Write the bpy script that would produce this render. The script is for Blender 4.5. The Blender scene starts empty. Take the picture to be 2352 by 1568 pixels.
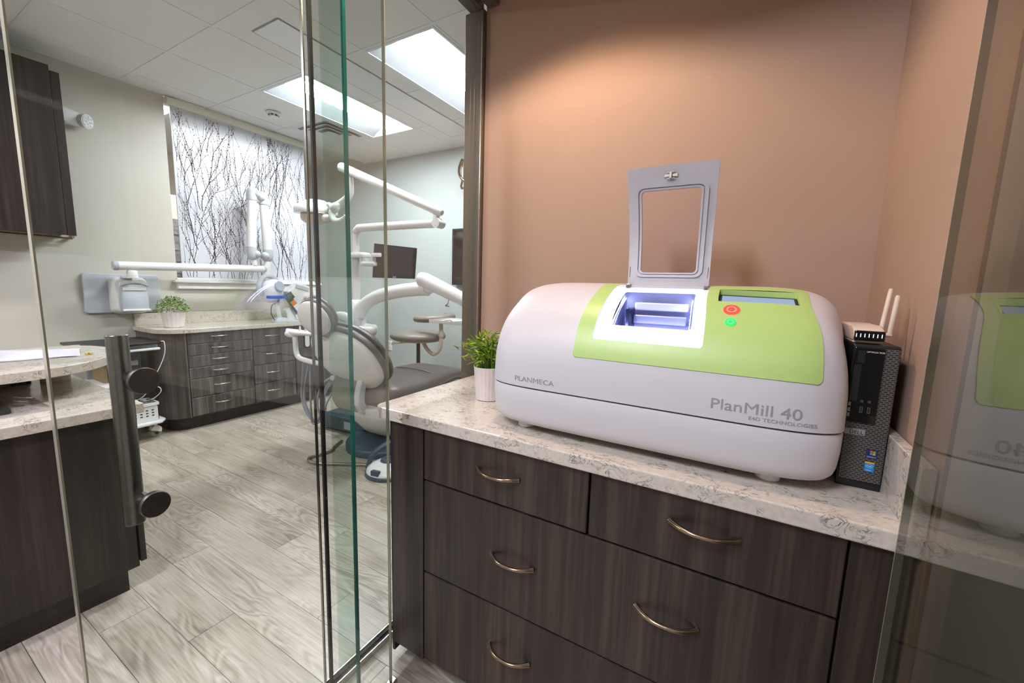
import bpy, bmesh, math, random
import numpy as np
from mathutils import Vector, Matrix
from mathutils.geometry import delaunay_2d_cdt
random.seed(7)
C = bpy.context.scene.collection
SC = bpy.context.scene
PI = math.pi

# ------------------------------------------------------------------ camera
cam_d = bpy.data.cameras.new('camera')
cam = bpy.data.objects.new('camera', cam_d)
C.objects.link(cam)
cam_d.sensor_width = 36.0
cam_d.lens = 932.703 / 2352 * 36
cam_d.clip_start = 0.02
az, pit, rol = math.radians(29.6986), math.radians(7.6575), math.radians(1.6956)
_f = Vector((-math.sin(az) * math.cos(pit), math.cos(az) * math.cos(pit), -math.sin(pit)))
_r = Vector((math.cos(az), math.sin(az), 0))
_u = _r.cross(_f)
_r2 = _r * math.cos(rol) + _u * math.sin(rol)
_u2 = -_r * math.sin(rol) + _u * math.cos(rol)
cam.matrix_world = Matrix(((_r2.x, _u2.x, -_f.x, 1.025), (_r2.y, _u2.y, -_f.y, 0.0), (_r2.z, _u2.z, -_f.z, 1.312), (0, 0, 0, 1)))
SC.camera = cam

# ------------------------------------------------------------------ world, exposure
w = bpy.data.worlds.new('world'); SC.world = w
w.use_nodes = True
w.node_tree.nodes['Background'].inputs[0].default_value = (0.75, 0.78, 0.85, 1)
w.node_tree.nodes['Background'].inputs[1].default_value = 0.05
SC.view_settings.view_transform = 'Standard'
SC.view_settings.look = 'None'
SC.view_settings.exposure = 0.0
SC.view_settings.gamma = 1.0
SC.view_settings.use_curve_mapping = False
SC.cycles.use_denoising = True
SC.cycles.max_bounces = 10
SC.cycles.transparent_max_bounces = 24
SC.cycles.glossy_bounces = 5
SC.cycles.caustics_reflective = False
SC.cycles.caustics_refractive = False
SC.cycles.sample_clamp_indirect = 6.0
TROFFER_POWER = 104.0     # emission strength of the fluorescent lenses
HALL_POWER = 132.0
FILL_POWER = 105.0  # strength of the two added, unseen ceiling lights
CAN_POWER = 32.0

def lamp_spot(name, loc, target, power, size, col, blend=0.25, rad=0.04):
    d = bpy.data.lights.new(name, 'SPOT'); d.energy = power; d.spot_size = math.radians(size); d.spot_blend = blend
    d.color = col; d.shadow_soft_size = rad
    o = bpy.data.objects.new(name, d); C.objects.link(o); o.location = loc
    o.rotation_euler = (Vector(target) - Vector(loc)).to_track_quat('-Z', 'Y').to_euler()
    return o
lamp_spot('nook_can_light', (0.42, 0.98, 2.40), (0.46, 1.02, 0.9), CAN_POWER, 136, (1.0, 0.72, 0.50), 0.35, 0.05)

# ------------------------------------------------------------------ materials
def lin(c):
    if isinstance(c, str):
        c = [int(c[i:i + 2], 16) / 255 for i in (0, 2, 4)]
    return tuple((x / 12.92 if x <= 0.04045 else ((x + 0.055) / 1.055) ** 2.4) for x in c[:3]) + (1.0,)

def newmat(name):
    m = bpy.data.materials.new(name); m.use_nodes = True
    nt = m.node_tree
    return m, nt, nt.nodes['Principled BSDF']

def pm(name, col, rough=0.5, metal=0.0, var=0.06, scale=25.0, bump=0.0, bscale=200.0, coat=0.0, emit=None, estr=0.0, spec=0.5, trans=0.0):
    """plain surface with a slight procedural mottling"""
    m, nt, b = newmat(name)
    tc = nt.nodes.new('ShaderNodeTexCoord')
    n = nt.nodes.new('ShaderNodeTexNoise'); n.inputs['Scale'].default_value = scale; n.inputs['Detail'].default_value = 3
    nt.links.new(tc.outputs['Object'], n.inputs['Vector'])
    r = nt.nodes.new('ShaderNodeValToRGB')
    c = lin(col)
    r.color_ramp.elements[0].position = 0.3; r.color_ramp.elements[1].position = 0.7
    r.color_ramp.elements[0].color = tuple(x * (1 - var) for x in c[:3]) + (1,)
    r.color_ramp.elements[1].color = tuple(min(1, x * (1 + var)) for x in c[:3]) + (1,)
    nt.links.new(n.outputs['Fac'], r.inputs['Fac'])
    nt.links.new(r.outputs['Color'], b.inputs['Base Color'])
    b.inputs['Roughness'].default_value = rough
    b.inputs['Metallic'].default_value = metal
    b.inputs['Specular IOR Level'].default_value = spec
    b.inputs['Coat Weight'].default_value = coat
    b.inputs['Transmission Weight'].default_value = trans
    if emit:
        b.inputs['Emission Color'].default_value = lin(emit); b.inputs['Emission Strength'].default_value = estr
    if bump:
        n2 = nt.nodes.new('ShaderNodeTexNoise'); n2.inputs['Scale'].default_value = bscale; n2.inputs['Detail'].default_value = 2
        nt.links.new(tc.outputs['Object'], n2.inputs['Vector'])
        bp = nt.nodes.new('ShaderNodeBump'); bp.inputs['Strength'].default_value = bump; bp.inputs['Distance'].default_value = 0.002
        nt.links.new(n2.outputs['Fac'], bp.inputs['Height']); nt.links.new(bp.outputs['Normal'], b.inputs['Normal'])
    return m

def wood_dark(name, c0, c1, c2, axis=2, rough=0.38):
    """laminate with vertical grain"""
    m, nt, b = newmat(name)
    tc = nt.nodes.new('ShaderNodeTexCoord')
    oi = nt.nodes.new('ShaderNodeObjectInfo')
    mp = nt.nodes.new('ShaderNodeMapping')
    sc = [24.0, 24.0, 24.0]; sc[axis] = 0.9
    mp.inputs['Scale'].default_value = sc
    ad = nt.nodes.new('ShaderNodeVectorMath'); ad.operation = 'ADD'
    ml = nt.nodes.new('ShaderNodeVectorMath'); ml.operation = 'SCALE'; ml.inputs['Scale'].default_value = 3.7
    cb = nt.nodes.new('ShaderNodeCombineXYZ')
    for i in range(3): nt.links.new(oi.outputs['Random'], cb.inputs[i])
    nt.links.new(cb.outputs[0], ml.inputs[0])
    nt.links.new(tc.outputs['Object'], ad.inputs[0]); nt.links.new(ml.outputs[0], ad.inputs[1])
    nt.links.new(ad.outputs[0], mp.inputs['Vector'])
    n = nt.nodes.new('ShaderNodeTexNoise'); n.inputs['Scale'].default_value = 1.0; n.inputs['Detail'].default_value = 6; n.inputs['Roughness'].default_value = 0.6; n.inputs['Distortion'].default_value = 0.35
    nt.links.new(mp.outputs[0], n.inputs['Vector'])
    mp2 = nt.nodes.new('ShaderNodeMapping'); s2 = [140.0] * 3; s2[axis] = 4.0; mp2.inputs['Scale'].default_value = s2
    nt.links.new(ad.outputs[0], mp2.inputs['Vector'])
    n2 = nt.nodes.new('ShaderNodeTexNoise'); n2.inputs['Scale'].default_value = 1.0; n2.inputs['Detail'].default_value = 4
    nt.links.new(mp2.outputs[0], n2.inputs['Vector'])
    mx = nt.nodes.new('ShaderNodeMath'); mx.operation = 'MULTIPLY_ADD'; mx.inputs[1].default_value = 0.35
    nt.links.new(n2.outputs['Fac'], mx.inputs[0])
    m2 = nt.nodes.new('ShaderNodeMath'); m2.operation = 'MULTIPLY'; m2.inputs[1].default_value = 0.8
    nt.links.new(n.outputs['Fac'], m2.inputs[0]); nt.links.new(m2.outputs[0], mx.inputs[2])
    r = nt.nodes.new('ShaderNodeValToRGB')
    e = r.color_ramp.elements; e[0].position = 0.38; e[1].position = 0.78
    e[0].color = lin(c0); e[1].color = lin(c2); k = r.color_ramp.elements.new(0.56); k.color = lin(c1)
    nt.links.new(mx.outputs[0], r.inputs['Fac']); nt.links.new(r.outputs['Color'], b.inputs['Base Color'])
    b.inputs['Roughness'].default_value = rough
    bp = nt.nodes.new('ShaderNodeBump'); bp.inputs['Strength'].default_value = 0.12; bp.inputs['Distance'].default_value = 0.001
    nt.links.new(n2.outputs['Fac'], bp.inputs['Height']); nt.links.new(bp.outputs['Normal'], b.inputs['Normal'])
    return m

def oak_floor(name):
    m, nt, b = newmat(name)
    N = nt.nodes.new; Lk = nt.links.new
    tc = N('ShaderNodeTexCoord'); oi = N('ShaderNodeObjectInfo')
    cb = N('ShaderNodeCombineXYZ'); mlx = N('ShaderNodeMath'); mlx.operation = 'MULTIPLY'; mlx.inputs[1].default_value = 37.0
    Lk(oi.outputs['Random'], mlx.inputs[0]); Lk(mlx.outputs[0], cb.inputs[0]); Lk(mlx.outputs[0], cb.inputs[1]); Lk(mlx.outputs[0], cb.inputs[2])
    ad = N('ShaderNodeVectorMath'); ad.operation = 'ADD'; Lk(tc.outputs['Object'], ad.inputs[0]); Lk(cb.outputs[0], ad.inputs[1])
    # cathedral rings: a warped stretched field turned into contour lines
    mp = N('ShaderNodeMapping'); mp.inputs['Scale'].default_value = (1.7, 7.5, 1); Lk(ad.outputs[0], mp.inputs['Vector'])
    n1 = N('ShaderNodeTexNoise'); n1.inputs['Scale'].default_value = 1.0; n1.inputs['Detail'].default_value = 2.2; n1.inputs['Distortion'].default_value = 0.5; Lk(mp.outputs[0], n1.inputs['Vector'])
    fr = N('ShaderNodeMath'); fr.operation = 'MULTIPLY'; fr.inputs[1].default_value = 95.0; Lk(n1.outputs['Fac'], fr.inputs[0])
    sn = N('ShaderNodeMath'); sn.operation = 'SINE'; Lk(fr.outputs[0], sn.inputs[0])
    # rings show strongly only in places (around knots)
    n4 = N('ShaderNodeTexNoise'); n4.inputs['Scale'].default_value = 1.0; n4.inputs['Detail'].default_value = 1
    mp4 = N('ShaderNodeMapping'); mp4.inputs['Scale'].default_value = (1.6, 6.5, 1); mp4.inputs['Location'].default_value = (5, 3, 0); Lk(ad.outputs[0], mp4.inputs['Vector']); Lk(mp4.outputs[0], n4.inputs['Vector'])
    ms = N('ShaderNodeMapRange'); ms.inputs[1].default_value = 0.42; ms.inputs[2].default_value = 0.62; Lk(n4.outputs['Fac'], ms.inputs[0])
    rg = N('ShaderNodeMath'); rg.operation = 'MULTIPLY'; Lk(sn.outputs[0], rg.inputs[0]); Lk(ms.outputs[0], rg.inputs[1])
    # fine fibre
    mp2 = N('ShaderNodeMapping'); mp2.inputs['Scale'].default_value = (5, 150, 1); Lk(ad.outputs[0], mp2.inputs['Vector'])
    n2 = N('ShaderNodeTexNoise'); n2.inputs['Scale'].default_value = 1.0; n2.inputs['Detail'].default_value = 5; Lk(mp2.outputs[0], n2.inputs['Vector'])
    # soft cloud
    mp3 = N('ShaderNodeMapping'); mp3.inputs['Scale'].default_value = (2.2, 8, 1); Lk(ad.outputs[0], mp3.inputs['Vector'])
    n3 = N('ShaderNodeTexNoise'); n3.inputs['Scale'].default_value = 1.0; n3.inputs['Detail'].default_value = 3; Lk(mp3.outputs[0], n3.inputs['Vector'])
    a1 = N('ShaderNodeMath'); a1.operation = 'MULTIPLY_ADD'; a1.inputs[1].default_value = 0.55; Lk(n2.outputs['Fac'], a1.inputs[0])
    a0 = N('ShaderNodeMath'); a0.operation = 'MULTIPLY'; a0.inputs[1].default_value = 0.62; Lk(n3.outputs['Fac'], a0.inputs[0]); Lk(a0.outputs[0], a1.inputs[2])
    a2 = N('ShaderNodeMath'); a2.operation = 'MULTIPLY_ADD'; a2.inputs[1].default_value = 0.11; Lk(rg.outputs[0], a2.inputs[0]); Lk(a1.outputs[0], a2.inputs[2])
    a3 = N('ShaderNodeMath'); a3.operation = 'MULTIPLY_ADD'; a3.inputs[1].default_value = 0.07; Lk(oi.outputs['Random'], a3.inputs[0]); Lk(a2.outputs[0], a3.inputs[2])
    r = N('ShaderNodeValToRGB'); e = r.color_ramp.elements
    e[0].position = 0.36; e[0].color = lin('85776a'); e[1].position = 0.90; e[1].color = lin('d8cfc3')
    k = e.new(0.53); k.color = lin('aba08f'); k = e.new(0.68); k.color = lin('bfb4a5')
    Lk(a3.outputs[0], r.inputs['Fac']); Lk(r.outputs['Color'], b.inputs['Base Color'])
    b.inputs['Roughness'].default_value = 0.38
    bp = N('ShaderNodeBump'); bp.inputs['Strength'].default_value = 0.08; bp.inputs['Distance'].default_value = 0.001
    Lk(a2.outputs[0], bp.inputs['Height']); Lk(bp.outputs['Normal'], b.inputs['Normal'])
    return m

def quartz(name, base='d2c8bb'):
    """pale quartz with short dark curly flecks"""
    m, nt, b = newmat(name)
    N = nt.nodes.new; Lk = nt.links.new
    tc = N('ShaderNodeTexCoord')
    mp = N('ShaderNodeMapping'); mp.inputs['Scale'].default_value = (13, 24, 20); mp.inputs['Rotation'].default_value = (0.3, 0.2, 0.5); Lk(tc.outputs['Object'], mp.inputs['Vector'])
    n1 = N('ShaderNodeTexNoise'); n1.inputs['Scale'].default_value = 1.5; n1.inputs['Detail'].default_value = 5; n1.inputs['Distortion'].default_value = 1.6; n1.inputs['Roughness'].default_value = 0.6; Lk(mp.outputs[0], n1.inputs['Vector'])
    # thin contour of the noise = curled vein; masked to short pieces
    s1 = N('ShaderNodeMath'); s1.operation = 'SUBTRACT'; s1.inputs[1].default_value = 0.53; Lk(n1.outputs['Fac'], s1.inputs[0])
    ab = N('ShaderNodeMath'); ab.operation = 'ABSOLUTE'; Lk(s1.outputs[0], ab.inputs[0])
    v1 = N('ShaderNodeMapRange'); v1.inputs[1].default_value = 0.0; v1.inputs[2].default_value = 0.028; v1.inputs[3].default_value = 1; v1.inputs[4].default_value = 0; Lk(ab.outputs[0], v1.inputs[0])
    n2 = N('ShaderNodeTexNoise'); n2.inputs['Scale'].default_value = 19; n2.inputs['Detail'].default_value = 3; Lk(tc.outputs['Object'], n2.inputs['Vector'])
    v2 = N('ShaderNodeMapRange'); v2.inputs[1].default_value = 0.43; v2.inputs[2].default_value = 0.56; Lk(n2.outputs['Fac'], v2.inputs[0])
    mu = N('ShaderNodeMath'); mu.operation = 'MULTIPLY'; Lk(v1.outputs[0], mu.inputs[0]); Lk(v2.outputs[0], mu.inputs[1])
    n3 = N('ShaderNodeTexNoise'); n3.inputs['Scale'].default_value = 90; n3.inputs['Detail'].default_value = 4; Lk(tc.outputs['Object'], n3.inputs['Vector'])
    r = N('ShaderNodeValToRGB'); c = lin(base)
    r.color_ramp.elements[0].position = 0.3; r.color_ramp.elements[0].color = tuple(x * 0.90 for x in c[:3]) + (1,)
    r.color_ramp.elements[1].position = 0.62; r.color_ramp.elements[1].color = tuple(min(1, x * 1.05) for x in c[:3]) + (1,)
    Lk(n3.outputs['Fac'], r.inputs['Fac'])
    mx = N('ShaderNodeMixRGB'); mx.inputs[2].default_value = lin('45413c')
    m8 = N('ShaderNodeMath'); m8.operation = 'MULTIPLY'; m8.inputs[1].default_value = 0.85; Lk(mu.outputs[0], m8.inputs[0])
    Lk(m8.outputs[0], mx.inputs[0]); Lk(r.outputs['Color'], mx.inputs[1]); Lk(mx.outputs[0], b.inputs['Base Color'])
    b.inputs['Roughness'].default_value = 0.16
    return m

def glassmat(name, tint, gloss=1.0, rough=0.0, dirt=0.02):
    """clear sheet: what is behind, tinted, plus Fresnel reflection"""
    m, nt, b = newmat(name); nt.nodes.remove(b)
    N = nt.nodes.new; Lk = nt.links.new
    out = nt.nodes['Material Output']
    fr = N('ShaderNodeFresnel')
    ge = N('ShaderNodeNewGeometry'); io = N('ShaderNodeMapRange'); io.inputs[3].default_value = 1.5; io.inputs[4].default_value = 1 / 1.5   # same index from either side of the sheet
    Lk(ge.outputs['Backfacing'], io.inputs[0]); Lk(io.outputs[0], fr.inputs['IOR'])
    mu = N('ShaderNodeMath'); mu.operation = 'MULTIPLY'; mu.inputs[1].default_value = gloss; Lk(fr.outputs[0], mu.inputs[0])
    t = N('ShaderNodeBsdfTransparent')
    tc = N('ShaderNodeTexCoord'); n = N('ShaderNodeTexNoise'); n.inputs['Scale'].default_value = 3; Lk(tc.outputs['Object'], n.inputs['Vector'])
    r = N('ShaderNodeValToRGB'); c = tint
    r.color_ramp.elements[0].color = tuple(x * (1 - dirt) for x in c) + (1,); r.color_ramp.elements[1].color = tuple(c) + (1,)
    Lk(n.outputs['Fac'], r.inputs['Fac']); Lk(r.outputs['Color'], t.inputs['Color'])
    g = N('ShaderNodeBsdfGlossy'); g.inputs['Roughness'].default_value = rough; g.inputs['Color'].default_value = (1, 1, 1, 1)
    mx = N('ShaderNodeMixShader'); Lk(mu.outputs[0], mx.inputs[0]); Lk(t.outputs[0], mx.inputs[1]); Lk(g.outputs[0], mx.inputs[2])
    Lk(mx.outputs[0], out.inputs['Surface'])
    return m

def emitmat(name, col, s, var=0.0):
    m, nt, b = newmat(name); nt.nodes.remove(b)
    N = nt.nodes.new; Lk = nt.links.new
    e = N('ShaderNodeEmission'); e.inputs['Strength'].default_value = s
    tc = N('ShaderNodeTexCoord'); n = N('ShaderNodeTexNoise'); n.inputs['Scale'].default_value = 12; Lk(tc.outputs['Object'], n.inputs['Vector'])
    r = N('ShaderNodeValToRGB'); c = lin(col)
    r.color_ramp.elements[0].color = tuple(x * (1 - var) for x in c[:3]) + (1,); r.color_ramp.elements[1].color = c
    Lk(n.outputs['Fac'], r.inputs['Fac']); Lk(r.outputs['Color'], e.inputs['Color'])
    Lk(e.outputs[0], nt.nodes['Material Output'].inputs['Surface'])
    return m

def mesh_holes(name, col, hole, sx, sz, rough=0.45):
    """stamped steel sheet with rows of slots seen as dark openings (too fine to cut one by one)"""
    m, nt, b = newmat(name)
    N = nt.nodes.new; Lk = nt.links.new
    tc = N('ShaderNodeTexCoord'); sp = N('ShaderNodeSeparateXYZ'); Lk(tc.outputs['Object'], sp.inputs[0])
    def math_(op, a, bv=None, cv=None):
        k = N('ShaderNodeMath'); k.operation = op
        for i, v in enumerate((a, bv, cv)):
            if v is None: continue
            if isinstance(v, (int, float)): k.inputs[i].default_value = v
            else: Lk(v, k.inputs[i])
        return k.outputs[0]
    z = math_('DIVIDE', sp.outputs['Z'], sz)
    row = math_('FLOOR', z)
    odd = math_('MULTIPLY', math_('MODULO', math_('ABSOLUTE', row), 2.0), 0.5)
    x = math_('ADD', math_('DIVIDE', sp.outputs['X'], sx), odd)
    fx = math_('ABSOLUTE', math_('SUBTRACT', math_('FRACT', x), 0.5))
    fz = math_('ABSOLUTE', math_('SUBTRACT', math_('FRACT', z), 0.5))
    inx = math_('LESS_THAN', fx, 0.33); inz = math_('LESS_THAN', fz, 0.24)
    mk = math_('MULTIPLY', inx, inz)
    mx = N('ShaderNodeMixRGB'); Lk(mk, mx.inputs[0]); mx.inputs[1].default_value = lin(col); mx.inputs[2].default_value = lin(hole)
    Lk(mx.outputs[0], b.inputs['Base Color']); b.inputs['Roughness'].default_value = rough
    return m

M = {}
M['oak'] = oak_floor('grey oak plank')
M['floor_base'] = pm('floor joint', '4a4036', 0.9)
M['wall_nook'] = pm('taupe wall paint', 'b09380', 0.75, var=0.02, scale=3, bump=0.15, bscale=350)
M['wall_beige'] = pm('greige wall paint', 'cac5b8', 0.38, var=0.015, scale=3, bump=0.08, bscale=300)
M['wall_teal'] = pm('pale sage wall paint', 'adb6b2', 0.6, var=0.015, scale=3, bump=0.1, bscale=350)
M['wall_grey'] = pm('grey passage wall paint', 'a29c97', 0.7, var=0.02, scale=3)
M['wall_cream'] = pm('cream wall paint', 'e2ddcd', 0.7, var=0.02, scale=3)
M['tile'] = pm('mineral ceiling tile', 'ebe9e5', 0.9, var=0.05, scale=260, bump=0.3, bscale=500)
M['tee'] = pm('white ceiling tee', 'e6e8e8', 0.45, var=0.02)
M['dark_wood'] = wood_dark('dark walnut laminate', '1c1412', '2e2420', '4d3f37')
M['dark_wood_y'] = wood_dark('dark ash laminate', '35302d', '514a45', '77706a')
M['dark_wood_d'] = wood_dark('desk walnut laminate', '1e1715', '2b2320', '403631')
M['screen_off'] = pm('switched off screen', '2c2c2e', 0.55, var=0.05, scale=4)
M['toe'] = wood_dark('toe kick laminate', '1b1614', '2a2320', '3a322e', 0)
M['quartz'] = quartz('pale quartz')
M['bronze'] = pm('brushed antique nickel', '9c8874', 0.22, 1.0, 0.08, 60)
M['nickel'] = pm('brushed nickel', 'b9b3a8', 0.25, 1.0, 0.08, 60)
M['steel'] = pm('satin stainless', '8d8a86', 0.27, 1.0, 0.08, 80)
M['steel_dark'] = pm('satin steel face', '6a6662', 0.42, 1.0, 0.1, 120)
M['alu'] = pm('bronze anodised aluminium', '6e675c', 0.5, 0.35, 0.05, 40)
M['black_gap'] = pm('black rubber gasket', '0d0e10', 0.6)
M['black'] = pm('black plastic', '15161a', 0.4)
M['black_gloss'] = pm('gloss black screen', '0c0d10', 0.08, var=0.02)
M['white'] = pm('white painted plastic', 'e6e4e2', 0.28, var=0.015)
M['white_soft'] = pm('off-white matt plastic', 'dedbd6', 0.45, var=0.015)
M['grey_plastic'] = pm('cool grey plastic', 'b9bec4', 0.42, var=0.02)
M['grey_mid'] = pm('mid grey plastic', '8a8d90', 0.5, var=0.03)
M['mill_white'] = pm('satin white housing', 'd4d0d3', 0.42, var=0.008, bump=0.06, bscale=900)
M['green'] = pm('lime green housing', 'b6d47e', 0.36, var=0.01, bump=0.08, bscale=900)
M['leather_grey'] = pm('charcoal vinyl upholstery', '544c49', 0.4, var=0.08, scale=40, bump=0.1, bscale=260)
M['leather_olive'] = pm('olive vinyl upholstery', '7d766a', 0.38, var=0.06, scale=40, bump=0.1, bscale=260)
M['slate_plastic'] = pm('slate blue grey plastic', '41525e', 0.4, var=0.05)
M['trim_white'] = pm('gloss white trim', 'ecebe6', 0.3, var=0.015)
M['leaf'] = pm('fresh green leaf', 'a3bf2c', 0.45, var=0.28, scale=30)
M['leaf2'] = pm('dark green leaf', '5f8a22', 0.5, var=0.3, scale=30)
M['leaf_far'] = pm('small bushy leaf', '8ea26b', 0.6, var=0.35, scale=60)
M['soil'] = pm('dark soil', '2a2a18', 0.95, var=0.4, scale=90)
M['pot'] = pm('white glazed pot', 'e4dad6', 0.35, var=0.03)
M['orange'] = pm('orange plastic', 'e06a3a', 0.4)
M['blue'] = pm('blue plastic', '2e55b0', 0.4)
M['green_dark'] = pm('dark green plastic', '2c4a3c', 0.4)
M['red'] = pm('red gloss plastic', 'a81a24', 0.2)
M['gold'] = pm('gold metal', 'd8a73a', 0.2, 1.0)
M['paper'] = pm('white paper', 'cfcad6', 0.8, var=0.02)
M['glass'] = glassmat('clear door glass', (0.955, 0.975, 0.962))
M['glass_green'] = glassmat('green tinted glass', (0.86, 0.93, 0.895))
M['glass_fix'] = glassmat('sidelight glass', (0.975, 0.985, 0.978), 0.9)
M['glass_edge'] = pm('polished green glass edge', '2f8f86', 0.08, var=0.35, scale=4, emit=None)
M['glass_edge_clear'] = pm('bright polished glass edge', 'b9b7a4', 0.12, var=0.25, scale=5, metal=0.4)
M['lid_frost'] = pm('smoky translucent lid', 'c6c4ca', 0.35, var=0.03, trans=0.25)
M['lid_clear'] = glassmat('clear lid window', (0.93, 0.90, 0.93), 0.8, 0.02)
M['bag'] = glassmat('crinkled clear plastic bag', (0.9, 0.9, 0.92), 1.0, 0.12)
M['pc_mesh'] = mesh_holes('perforated steel bezel', '5a5754', '0b0b0d', 0.0088, 0.0042)
M['panel_white'] = pm('frosted white resin panel', 'd2d3da', 0.22, var=0.02)
M['branch'] = pm('printed dark twig ink', '2d2424', 0.6, var=0.3, scale=60)
M['stone'] = pm('stacked ledger stone', '8c8c8e', 0.8, var=0.35, scale=14, bump=0.5, bscale=60)
M['lens'] = emitmat('fluorescent lens', 'f4f8ff', TROFFER_POWER)
M['lens_hall'] = emitmat('hall fluorescent lens', 'eceeff', HALL_POWER)
M['lens_fill'] = emitmat('added fill light lens', 'f6f5fa', FILL_POWER)  # lens of the added ceiling lights
M['reflector'] = pm('grey enamel reflector', 'a9adb2', 0.5, var=0.01)
M['led'] = emitmat('chamber led strip', 'd2d2ff', 80.0)
M['rim'] = pm('white chamber rim with added glow', 'f0f0ff', 0.35, var=0.01, emit='dfe2ff', estr=0.45)  # emission stands in for led light falling on the rim
M['chamber'] = pm('milky chamber plastic', '7b83ad', 0.25, var=0.03)
M['chamber_pale'] = pm('pale chamber rail', 'c2c6e6', 0.3, var=0.03)
M['chamber_dark'] = pm('blue grey chamber metal', '28304e', 0.3, 0.4)
M['screen'] = emitmat('pale blue display', 'b9cdf0', 0.85, 0.2)
M['btn_red'] = emitmat('lit red button', 'ffb4a4', 1.15, 0.25)
M['btn_red_ring'] = emitmat('lit red button ring', 'ff5a4a', 1.3)
M['btn_green'] = emitmat('lit green button', '9cffc0', 1.15, 0.25)
M['btn_green_ring'] = emitmat('lit green button ring', '3cf07e', 1.2)
M['letter'] = pm('grey printed lettering', '9b9ba0', 0.5, var=0.02)
M['sticker_blue'] = pm('navy sticker', '152a66', 0.4)
M['sticker_cyan'] = pm('cyan sticker', '1687d0', 0.4)
M['ink_white'] = pm('white ink', 'e8e8ea', 0.5)
M['ink_yellow'] = pm('yellow ink', 'd8b428', 0.5)
M['ink_orange'] = pm('orange ink', 'e2622a', 0.5)
M['ink_green'] = pm('green ink', '74b043', 0.5)
M['ink_sky'] = pm('sky blue ink', '3fa0e0', 0.5)
M['router_w'] = pm('ivory router shell', 'd9c8b6', 0.45)
M['led_dot'] = emitmat('router status light', 'f4f6ff', 1.2)
M['crystal'] = pm('clear lamp lens facets', 'd8dcdc', 0.15, var=0.2, scale=80)
M['beige_door'] = pm('beige plastic', 'cdbfae', 0.5)
M['amber'] = pm('brown cardboard', '8f7a58', 0.8)

# ------------------------------------------------------------------ mesh helpers
WLOC = {}
def wl(o):
    return WLOC.get(o.name, Vector((0, 0, 0))) if o else Vector((0, 0, 0))

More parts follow.
